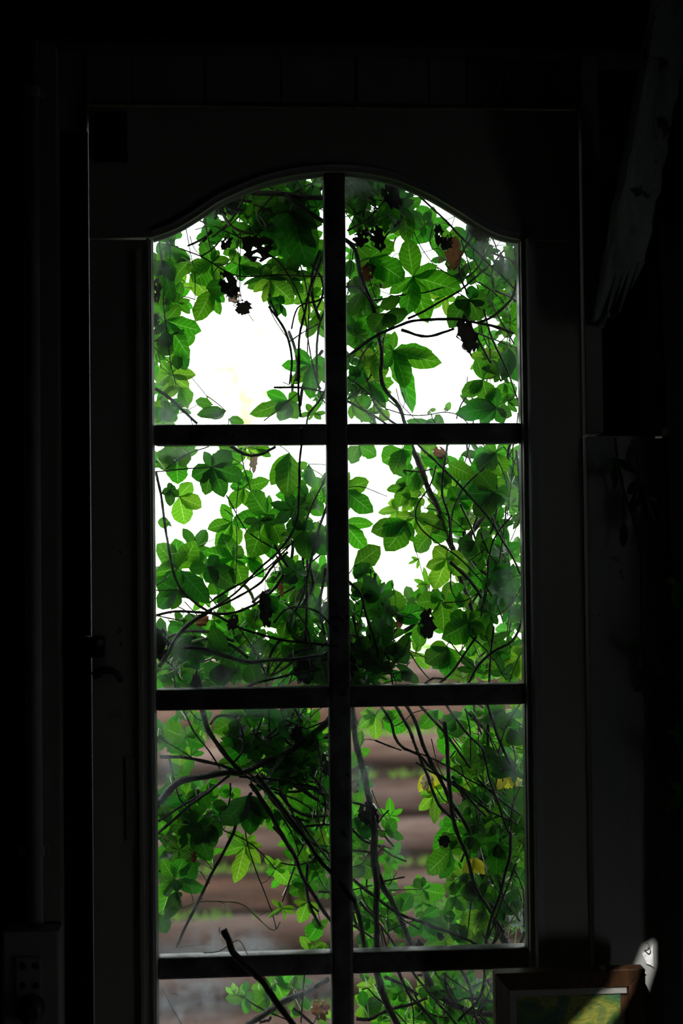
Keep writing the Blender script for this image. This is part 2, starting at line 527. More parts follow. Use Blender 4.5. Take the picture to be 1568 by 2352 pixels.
side_bead('glazing_bead', -1)
side_bead('glazing_bead', 1)
# thin outer stop beside the left glass
box('glazing_stop', PX(313, 1000, -.024), PX(324, 1000, -.024), -.028, -.020, .385, SHZ - .02, M['door'], door, .0015)
box('scraped_strip', PX(288, 1800, -.025), PX(315, 1800, -.025), -.0245, -.021, PZ(300, 1930, -.024), PZ(300, 1740, -.024), M['liner'], door, .001)
# centre bar and crossbars: worn rounded bars
def bar(name, x0, x1, z0, z1, y0=-.014, y1=.020):
    bm = bmesh.new()
    add_box(bm, x0, x1, y0, y1, z0, z1, .006)
    return from_bm(name, bm, M['bar'], door, True)
bar('centre_bar', CBX0, CBX1, .385, arch_z((CBX0 + CBX1) / 2) + .004)
for zt, zb in GZ:
    bar('crossbar', GX0 - .002, CBX0 + .003, zb, zt, -.0132)
    bar('crossbar', CBX1 - .003, GX1 + .002, zb, zt, -.0132)
# where dirt and old web has caught on the panes: pixel, radius, strength
DUST = '''1130 540 75 .9;1172 610 50 .9;1095 500 50 .7;1020 450 40 .5;370 565 35 .45;735 1090 40 .4;735 415 28 .8;812 425 34 .8;590 1492 22 .5;372 1500 50 .7
1192 1400 34 .7;1190 1150 34 .45;400 1650 75 .30;378 1755 60 .35;480 2165 110 .45;385 2120 50 .35;575 2170 60 .6;832 1790 36 .45;905 1955 40 .35
460 2250 140 .40;400 2310 60 .45;720 2270 60 .35;1085 2245 60 .6;1190 1640 45 .5;1196 1760 34 .4;850 965 60 .5;1010 968 60 .5;505 965 30 .7;400 950 55 .5
650 965 40 .5;365 620 30 .5;370 880 30 .4;745 1550 40 .5;500 1570 70 .4;960 1560 70 .4;640 1580 60 .4;360 1180 24 .5;1000 2150 120 .25;830 1600 50 .4'''
DB = []
for q in DUST.replace(chr(10), ';').split(';'):
    a, b, r_, st_ = map(float, q.split())
    DB.append((P(a, b, .005), r_ * .0007, st_))
def dust_at(co):
    s_ = 0.0
    for c_, r_, st_ in DB:
        d2 = ((co.x - c_.x) ** 2 + (co.z - c_.z) ** 2) / (r_ * r_)
        if d2 < 4:
            s_ = max(s_, st_ * math.exp(-d2 * 1.4))
    return s_
# eight panes
def pane(x0, x1, z0, ztop):
    bm = bmesh.new()
    lay = bm.verts.layers.float.new('rim')
    lay2 = bm.verts.layers.float.new('dust')
    nu, nv = 40, 52
    for y, fl in ((0.0035, False), (0.0065, True)):
        G = []
        for i in range(nv + 1):
            row = []
            for k in range(nu + 1):
                x = x0 + (x1 - x0) * k / nu
                zt = ztop(x)
                z = z0 + (zt - z0) * i / nv
                v = bm.verts.new((x, y, z))
                v[lay2] = dust_at(v.co)
                v[lay] = min(x - x0, x1 - x, z - z0, (zt - z) * .85)
                row.append(v)
            G.append(row)
        for a, b in zip(G, G[1:]):
            for k in range(nu):
                f = (a[k], a[k + 1], b[k + 1], b[k])
                bm.faces.new(f[::-1] if fl else f)
    return from_bm('pane', bm, M['glass'], door)
rows = [(GZ[0][0], None), (GZ[1][0], GZ[0][1]), (GZ[2][0], GZ[1][1]), (.385, GZ[2][1])]
for zb, zt in rows:
    for x0, x1 in ((GX0, CBX0), (CBX1, GX1)):
        pane(x0, x1, zb, (lambda x: arch_z(x)) if zt is None else (lambda x, q=zt: q))
# lock and handle on the left stile, worn hinge stain on the top left
lk = box('lock_plate', PX(176, 1480, -.024), PX(241, 1480, -.024), -.030, -.021, PZ(205, 1511, -.024), PZ(205, 1461, -.024), M['black'], door, .003)
bm = bmesh.new()
c0 = P(229, 1476, -.034)
bmesh.ops.create_cone(bm, cap_ends=True, segments=20, radius1=.0062, radius2=.0055, depth=.010, matrix=Matrix.Translation(c0) @ Matrix.Rotation(math.pi / 2, 4, 'X'))
bmesh.ops.bevel(bm, geom=bm.edges[:], offset=.0008, segments=1, affect='EDGES')
from_bm('lock_cylinder', bm, M['steel'], lk, True)
bm = bmesh.new()
hp = [P(217, 1552, -.036), P(235, 1540, -.040), P(255, 1541, -.040), P(270, 1550, -.036), P(276, 1562, -.030)]
add_tube(bm, smooth_path(hp, .004), .0075, .005, 8)
add_tube(bm, [P(225, 1550, -.020), P(225, 1550, -.036)], .006, .006, 8)
from_bm('door_handle', bm, M['black'], door, True)
box('hinge_plate', PX(216, 310, -.024), PX(292, 310, -.024), -.0245, -.021, PZ(250, 372, -.024), PZ(250, 258, -.024), M['black'], door, .004)
box('screw_head', PX(262, 1640, -.024) - .008, PX(262, 1640, -.024) + .012, -.0235, -.021, PZ(262, 1648, -.024), PZ(262, 1632, -.024), M['steel'], door, .001)

# ------------------------------------------------------------------ the room: walls, header, ceiling, floor
WX0, WX1, WZ = -1.5, 0.86, 2.46
wf = base('wall_front', (0, 0, 0), 'dark timber wall around the door, with boarded header and painted frame boards', 'wall', kind='structure')
xa = PX(60, 1200, -.02)
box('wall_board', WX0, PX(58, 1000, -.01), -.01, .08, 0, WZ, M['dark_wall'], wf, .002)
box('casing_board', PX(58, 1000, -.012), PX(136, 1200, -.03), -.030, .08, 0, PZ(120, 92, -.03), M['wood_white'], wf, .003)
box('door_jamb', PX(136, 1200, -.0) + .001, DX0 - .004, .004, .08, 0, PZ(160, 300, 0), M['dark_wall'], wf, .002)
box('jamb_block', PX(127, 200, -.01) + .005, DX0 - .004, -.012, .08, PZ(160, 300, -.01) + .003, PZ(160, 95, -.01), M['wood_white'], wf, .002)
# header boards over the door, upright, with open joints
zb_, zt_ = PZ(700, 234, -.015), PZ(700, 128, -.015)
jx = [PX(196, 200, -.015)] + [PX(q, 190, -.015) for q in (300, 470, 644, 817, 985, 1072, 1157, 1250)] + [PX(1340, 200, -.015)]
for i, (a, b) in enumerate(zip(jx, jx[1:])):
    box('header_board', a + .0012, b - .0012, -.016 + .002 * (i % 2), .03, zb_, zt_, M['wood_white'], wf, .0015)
box('header_light_block', jx[0] - .02, .60, .032, .08, DTOP - .012, zt_, M['dark_wall'], wf, 0)  # added behind the boards to stop light leaking through the joints
box('header_beam', PX(125, 100, -.05), .70, -.055, .08, zt_ + .002, PZ(700, 88, -.05), M['dark_wall'], wf, .003)
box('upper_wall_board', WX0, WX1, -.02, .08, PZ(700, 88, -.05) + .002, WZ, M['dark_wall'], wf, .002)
# frame boards to the right of the door
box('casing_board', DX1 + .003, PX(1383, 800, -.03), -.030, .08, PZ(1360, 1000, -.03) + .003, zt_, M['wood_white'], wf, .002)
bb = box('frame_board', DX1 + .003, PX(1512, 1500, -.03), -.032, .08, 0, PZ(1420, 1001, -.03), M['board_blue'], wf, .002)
box('dark_recess_panel', PX(1383, 800, -.03) + .002, WX1, .03, .08, PZ(1420, 1001, -.03) + .004, zt_, M['dark_wall'], wf, .002)  # dark panel stands in for the blackness of an open gap
box('wall_board', PX(1512, 1500, -.03) + .002, WX1, .02, .08, 0, PZ(1420, 1001, -.03), M['dark_wall'], wf, .002)
# torn scraps of pale paint on the frame board
def flake(pts, y):
    bm = bmesh.new()
    f = [bm.verts.new(P(px, py, y - R.uniform(0, .003))) for px, py in pts]
    g = [bm.verts.new(P(px, py, y + .001)) for px, py in pts]
    bm.faces.new(f)
    for i in range(len(f)):
        bm.faces.new((f[i], g[i], g[(i + 1) % len(f)], f[(i + 1) % len(f)]))
    bmesh.ops.recalc_face_normals(bm, faces=bm.faces)
    o = from_bm('torn_paint', bm, M['flake'], wf)
    o['label'] = 'white torn paint scrap'
flake([(1474, 2190), (1482, 2184), (1496, 2178), (1499, 2168), (1500, 2200), (1501, 2222), (1494, 2217), (1484, 2213)], -.034)
flake([(1444, 2233), (1458, 2229), (1463, 2212), (1466, 2218), (1470, 2220), (1473, 2229), (1483, 2232), (1483, 2237), (1444, 2237)], -.034)
bm = bmesh.new()
hk = [P(1480, 2183, -.034), P(1487, 2182, -.046), P(1491, 2175, -.048), P(1489, 2168, -.046), P(1484, 2166, -.044)]
add_tube(bm, smooth_path(hk, .002), .0011, .0008, 5)
o = from_bm('wire_hook', bm, M['black'], wf, True)
o['label'] = 'small dark wire hook'

# side walls, back wall, floor
box('floor', WX0 - .1, WX1 + .1, -4.2, .08, -.06, 0.0, M['concrete'], None, 0)
tag(bpy.data.objects['floor'], 'dark board floor of the room', 'floor', kind='structure')
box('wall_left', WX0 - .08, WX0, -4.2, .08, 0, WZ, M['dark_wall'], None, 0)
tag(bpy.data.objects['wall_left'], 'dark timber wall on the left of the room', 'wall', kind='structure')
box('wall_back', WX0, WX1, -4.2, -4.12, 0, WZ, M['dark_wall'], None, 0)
tag(bpy.data.objects['wall_back'], 'dark timber wall behind the viewer', 'wall', kind='structure')
bm = bmesh.new()
wy0, wy1, wz0, wz1 = -.74, -.59, .42, .64
uy0, uy1, uz0, uz1 = -.445, -.397, 1.58, 1.81  # upper gap, added to light the slanting beam
for (a, b, c, d) in ((-4.2, wy0, 0, WZ), (wy0, wy1, 0, wz0), (wy0, wy1, wz1, WZ), (wy1, uy0, 0, WZ), (uy0, uy1, 0, uz0), (uy0, uy1, uz1, WZ), (uy1, .08, 0, WZ)):
    add_box(bm, WX1, WX1 + .03, a, b, c, d)
from_bm('wall_right', bm, M['dark_wall'])
tag(bpy.data.objects['wall_right'], 'dark timber wall on the right with a small gap and an added light gap', 'wall', kind='structure')

# ceiling with an added gap, shaped to throw the sun patch
SLIT = [(1476, 2174, -.034), (1503, 2160, -.034), (1503, 2224, -.034), (1450, 2290, -.10), (1388, 2366, -.10), (1292, 2366, -.10), (1366, 2292, -.10), (1402, 2264, -.10)]
HOLE = []
for px, py, y in SLIT:
    q = P(px, py, y)
    t = (WZ - q.z) / SUN_DIR.z
    HOLE.append((q.x + SUN_DIR.x * t, q.y + SUN_DIR.y * t))
bm = bmesh.new()
EAVE = 0.72  # added eave, deep enough to keep the log wall in shade
outer = [(WX0 - .6, -4.8), (WX1 + .6, -4.8), (WX1 + .6, EAVE), (WX0 - .6, EAVE)]
def ring_edges(pts):
    vs = [bm.verts.new((x, y, WZ)) for x, y in pts]
    return [bm.edges.new((vs[i], vs[(i + 1) % len(vs)])) for i in range(len(vs))]
es = ring_edges(outer) + ring_edges(HOLE)
bmesh.ops.triangle_fill(bm, use_beauty=True, use_dissolve=False, edges=es)
ret = bmesh.ops.extrude_face_region(bm, geom=bm.faces[:])
bmesh.ops.translate(bm, vec=(0, 0, .008), verts=[g for g in ret['geom'] if isinstance(g, bmesh.types.BMVert)])
bmesh.ops.recalc_face_normals(bm, faces=bm.faces)
from_bm('ceiling', bm, M['dark_wall'])
tag(bpy.data.objects['ceiling'], 'dark board ceiling with an added sun gap and an added shading eave outside', 'ceiling', kind='structure')

# ------------------------------------------------------------------ slanting beam, leaning post, conduit, socket box, picture
bm = bmesh.new()
A = [(P(1395, 625, -.10), P(1482, 600, -.10)), (P(1448, 340, -.16), P(1532, 340, -.16)), (P(1504, 45, -.22), P(1588, 45, -.22)), (P(1522, -60, -.245), P(1606, -60, -.245))]
rgs = []
rb = random.Random(4)
def interp(k):
    k = min(max(k, 0), 2.9999)
    i = int(k)
    t = k - i
    return A[i][0].lerp(A[i + 1][0], t), A[i][1].lerp(A[i + 1][1], t)
NS = 34
for i in range(NS + 1):
    l, r_ = interp(3 * i / NS)
    jl, jr = rb.uniform(-.002, .002), rb.uniform(-.003, .003)
    rgs.append([bm.verts.new(l + Vector((jl, 0, 0))), bm.verts.new(r_ + Vector((jr, 0, 0))), bm.verts.new(r_ + Vector((jr, .055, 0))), bm.verts.new(l + Vector((jl, .055, 0)))])
for a, b in zip(rgs, rgs[1:]):
    for k in range(4):
        bm.faces.new((a[k], a[(k + 1) % 4], b[(k + 1) % 4], b[k]))
bm.faces.new(rgs[-1])
# splintered lower end: five wood fingers of unequal length
prev = rgs[0]
cuts = [(0, .24, 728), (.24, .45, 742), (.45, .62, 705), (.62, .8, 722), (.8, 1.0, 660)]
for a, b, yend in cuts:
    l, r_ = interp(0)
    p0, p1 = l.lerp(r_, a), l.lerp(r_, b)
    dz = PZ(1420, yend, -.09) - (p0.z + p1.z) / 2
    sh = Vector((dz * .26, .018, dz))
    q = [p0, p1, p1 + Vector((0, .05, 0)), p0 + Vector((0, .05, 0))]
    w = [v + sh + (Vector((.004, 0, rb.uniform(-.006, .006))) if i in (0, 3) else Vector((-.005, 0, rb.uniform(-.006, .006)))) for i, v in enumerate(q)]
    q = [bm.verts.new(v) for v in q]
    w = [bm.verts.new(v) for v in w]
    for k in range(4):
        bm.faces.new((q[k], q[(k + 1) % 4], w[(k + 1) % 4], w[k]))
    bm.faces.new(w)
bmesh.ops.recalc_face_normals(bm, faces=bm.faces)
bw = base('slanting_beam', P(1410, 725, -.08), 'weathered grey timber brace slanting down to the frame at upper right, splintered lower end', 'beam')
from_bm('timber', bm, M['weathered'], bw)
bm = bmesh.new()
cs = P(1396, 722, -.085)
bmesh.ops.create_cone(bm, cap_ends=True, segments=14, radius1=.0048, radius2=.0035, depth=.004, matrix=Matrix.Translation(cs) @ Matrix.Rotation(math.pi / 2, 4, 'X'))
from_bm('screw', bm, M['steel'], bw, True)

bm = bmesh.new()
def slanted(bm, p0, p1, w, t):
    rings = []
    for p in (p0, p1):
        rings.append([bm.verts.new(p + Vector(v)) for v in ((0, 0, 0), (w, 0, 0), (w, t, 0), (0, t, 0))])
    a, b = rings
    for k in range(4):
        bm.faces.new((a[k], a[(k + 1) % 4], b[(k + 1) % 4], b[k]))
    bm.faces.new(a)
    bm.faces.new(b)
    bmesh.ops.recalc_face_normals(bm, faces=bm.faces)
g0 = P(1590, 2352, -.14)
slanted(bm, Vector((g0.x + .012, -.14, 0.0)), P(1514, 515, -.06), .045, .03)
o = from_bm('leaning_post', bm, M['dark_wall'])
tag(o, 'narrow dark post leaning at the right edge beyond the frame board', 'post')

cond = base('conduit_pipe', (PX(77, 2140, -.05), -.045, PZ(77, 2140, -.05)), 'grey vertical conduit pipe on the left wall above the socket box', 'pipe')
bm = bmesh.new()
add_tube(bm, [Vector((PX(79, 1500, -.05), -.046, PZ(77, 2139, -.05))), Vector((PX(79, 1500, -.05), -.046, PZ(77, 92, -.05)))], .0105, .0105, 16)
from_bm('pipe', bm, M['pvc'], cond, True)
for py in (210, 1958):
    zc = PZ(77, py, -.05)
    bm = bmesh.new()
    xc = PX(79, 1500, -.05)
    add_tube(bm, [Vector((xc, -.046, zc - .007)), Vector((xc, -.046, zc + .007))], .0128, .0128, 16)
    add_box(bm, xc - .028, xc + .018, -.034, -.030, zc - .007, zc + .007)
    from_bm('pipe_clip', bm, M['pvc'], cond)

sx0, sx1 = PX(4, 2250, -.08), PX(136, 2250, -.08)
sz0, sz1 = PZ(70, 2420, -.08), PZ(70, 2141, -.08)
sb = base('socket_box', ((sx0 + sx1) / 2, -.03, sz0), 'dark grey wall socket box at the bottom left corner below the conduit', 'socket')
box('box_body', sx0, sx1, -.078, -.0305, sz0, sz1, M['pvc'], sb, .004)
fp = box('faceplate', PX(36, 2260, -.08), PX(96, 2260, -.08), -.0825, -.077, PZ(70, 2290, -.08), PZ(70, 2197, -.08), M['pvc'], sb, .002)
for py in (2219, 2264):
    for px in (52, 82):
        c0 = P(px, py, -.083)
        bm = bmesh.new()
        bmesh.ops.create_cone(bm, cap_ends=True, segments=12, radius1=.0055, radius2=.0048, depth=.003, matrix=Matrix.Translation(c0) @ Matrix.Rotation(math.pi / 2, 4, 'X'))
        from_bm('socket_hole', bm, M['black'], fp)
pl = base('plug', P(68, 2320, -.082), 'black round plug hanging in the bottom left socket box', 'plug')
bm = bmesh.new()
bmesh.ops.create_cone(bm, cap_ends=True, segments=20, radius1=.022, radius2=.016, depth=.03, matrix=Matrix.Translation(P(68, 2322, -.095)) @ Matrix.Rotation(math.pi / 2, 4, 'X'))
bmesh.ops.bevel(bm, geom=bm.edges[:], offset=.002, segments=1, affect='EDGES')
from_bm('plug_body', bm, M['black'], pl, True)
bm = bmesh.new()
add_tube(bm, smooth_path([P(68, 2330, -.105), P(66, 2370, -.112), P(60, 2450, -.10)], .01), .004, .004, 7)
from_bm('cord', bm, M['black'], pl, True)

# framed painting standing in front of the door at the lower right
PY = -.105
fx0, fx1 = PX(1138, 2300, PY), PX(1483, 2300, PY)
ft = PZ(1310, 2231, PY)
fb = ft - .34
pic = base('framed_painting', ((fx0 + fx1) / 2, PY, fb), 'dark wooden framed green landscape painting at bottom right, crossed by a sun ray', 'painting')
fw_ = .030
def frame_piece(name, quad, depth_in):
    bm = bmesh.new()
    # quad: outer a, outer b, inner b, inner a ; raised outer lip
    oa, ob, ib, ia = quad
    pts = [(oa, PY), (ob, PY), (ib, PY + depth_in), (ia, PY + depth_in)]
    f = [bm.verts.new((p[0], y, p[1])) for p, y in pts]
    g = [bm.verts.new((p[0], PY + .026, p[1])) for p, y in pts]
    bm.faces.new(f)
    bm.faces.new(g[::-1])
    for i in range(4):
        bm.faces.new((f[i], g[i], g[(i + 1) % 4], f[(i + 1) % 4]))
    bmesh.ops.recalc_face_normals(bm, faces=bm.faces)
    bmesh.ops.bevel(bm, geom=bm.edges[:], offset=.001, segments=1, affect='EDGES')
    from_bm(name, bm, M['frame'], pic)
fwl, fwr, fwt = PX(1173, 2300, PY) - fx0, fx1 - PX(1447, 2300, PY), ft - PZ(1310, 2274, PY)
ox0, ox1, oz0, oz1 = fx0, fx1, fb, ft
ix0, ix1, iz0, iz1 = fx0 + fwl, fx1 - fwr, fb + fwt, ft - fwt
frame_piece('frame_side', ((ox0, oz1), (ox1, oz1), (ix1, iz1), (ix0, iz1)), .006)
frame_piece('frame_side', ((ox0, oz0), (ox1, oz0), (ix1, iz0), (ix0, iz0)), .006)
frame_piece('frame_side', ((ox0, oz0), (ox0, oz1), (ix0, iz1), (ix0, iz0)), .006)
frame_piece('frame_side', ((ox1, oz0), (ox1, oz1), (ix1, iz1), (ix1, iz0)), .006)
lw = PX(1188, 2300, PY) - PX(1173, 2300, PY)
bm = bmesh.new()
add_box(bm, ix0, ix1 - .003, PY + .009, PY + .02, iz1 - lw, iz1)
add_box(bm, ix0, ix0 + lw, PY + .009, PY + .02, iz0, iz1 - lw)
add_box(bm, ix0 + lw, ix1 - .003, PY + .009, PY + .02, iz0, iz0 + lw)
from_bm('liner', bm, M['liner'], pic)
box('canvas', ix0 + lw, PX(1429, 2300, PY), PY + .012, PY + .022, iz0 + lw, iz1 - lw, M['painting'], pic, 0)
box('dark_slip', PX(1429, 2300, PY), ix1, PY + .014, PY + .024, iz0, iz1, M['frame'], pic, 0)  # dark brown strip between canvas and frame
# low stool under the painting
st = base('stool', ((fx0 + fx1) / 2, PY + .01, 0), 'plain dark wooden stool carrying the framed painting, below the frame', 'stool')
box('seat', fx0 - .02, fx1 + .02, -.20, -.045, fb - .028, fb - .0005, M['frame'], st, .003)
for ax in (fx0, fx1 - .03):
    for ay in (-.195, -.08):
        box('leg', ax, ax + .03, ay, ay + .03, 0, fb - .028, M['frame'], st, .002)
# ------------------------------------------------------------------ leaflets
def leaflet_mesh(k, m, seed):
    r = random.Random(seed)
    rows, half = 8, 2
    pk = (1.0, 1.1, 0.92, 1.05, 1.15, 0.95)[k % 6]
    wav = (0.05, 0.08, 0.03, 0.10, 0.04, 0.07)[k % 6]
    droop = (0.16, 0.08, 0.22, 0.12, 0.05, 0.26)[k % 6]
    cup = (0.18, 0.10, 0.26, 0.05, 0.22, 0.14)[k % 6]
    bm = bmesh.new()
    uvl = bm.loops.layers.uv.new('UVMap')
    V = []
    for i in range(rows + 1):
        v = i / rows
        w = 0.5 * max(0.0, math.sin(math.pi * min(1, v) ** pk)) ** 0.60
        if v > 0.82:
            w *= 1 - 0.22 * ((v - .82) / .18)
        w *= min(1, 0.30 + v / 0.25)
        w = max(w, 0.025 if i == 0 else 0.012)
        row = []
        for j in range(-half, half + 1):
            s = j / half
            edge = 1 + (wav * math.sin(v * 19 + (2 if s > 0 else 0) + seed) + r.uniform(-.03, .03)) * (abs(s) > .9)
            x = s * w * edge + 0.05 * math.sin(v * 3 + seed) * (v)
            z = cup * abs(s) * w * 1.2 - droop * v * v + 0.03 * math.sin(v * 16 + seed) * abs(s)
            row.append((bm.verts.new((x, v, z)), (0.5 + 0.5 * s, v)))
        V.append(row)
    for a, b in zip(V, V[1:]):
        for j in range(2 * half):
            q = (a[j], a[j + 1], b[j + 1], b[j])
            f = bm.faces.new([t[0] for t in q])
            f.smooth = True
            for lp, t in zip(f.loops, q):
                lp[uvl].uv = t[1]
    me = bpy.data.meshes.new('leaflet')
    bm.to_mesh(me)
    bm.free()
    me.materials.append(m)
    return me

LEAFLETS = {t: [leaflet_mesh(k, M[t], 11 * k + 3) for k in range(6)] for t in ('leaf', 'leaf_young', 'leaf_shaded', 'leaf_yellow')}
TINT = {'n': 'leaf', 'y': 'leaf_young', 'd': 'leaf_shaded', 'w': 'leaf_yellow'}
CROP = {1: (330, 390, .28699), 2: (760, 390, .28699), 3: (330, 1000, .28699), 4: (760, 1000, .28699), 5: (330, 1600, .28699), 6: (770, 1600, .28699), 7: (330, 2130, .31888), 8: (820, 2180, .26786), 9: (0, 0, 1.0)}

def C(c, u, v):
    x, y, s = CROP[c]
    return x + u * s, y + v * s

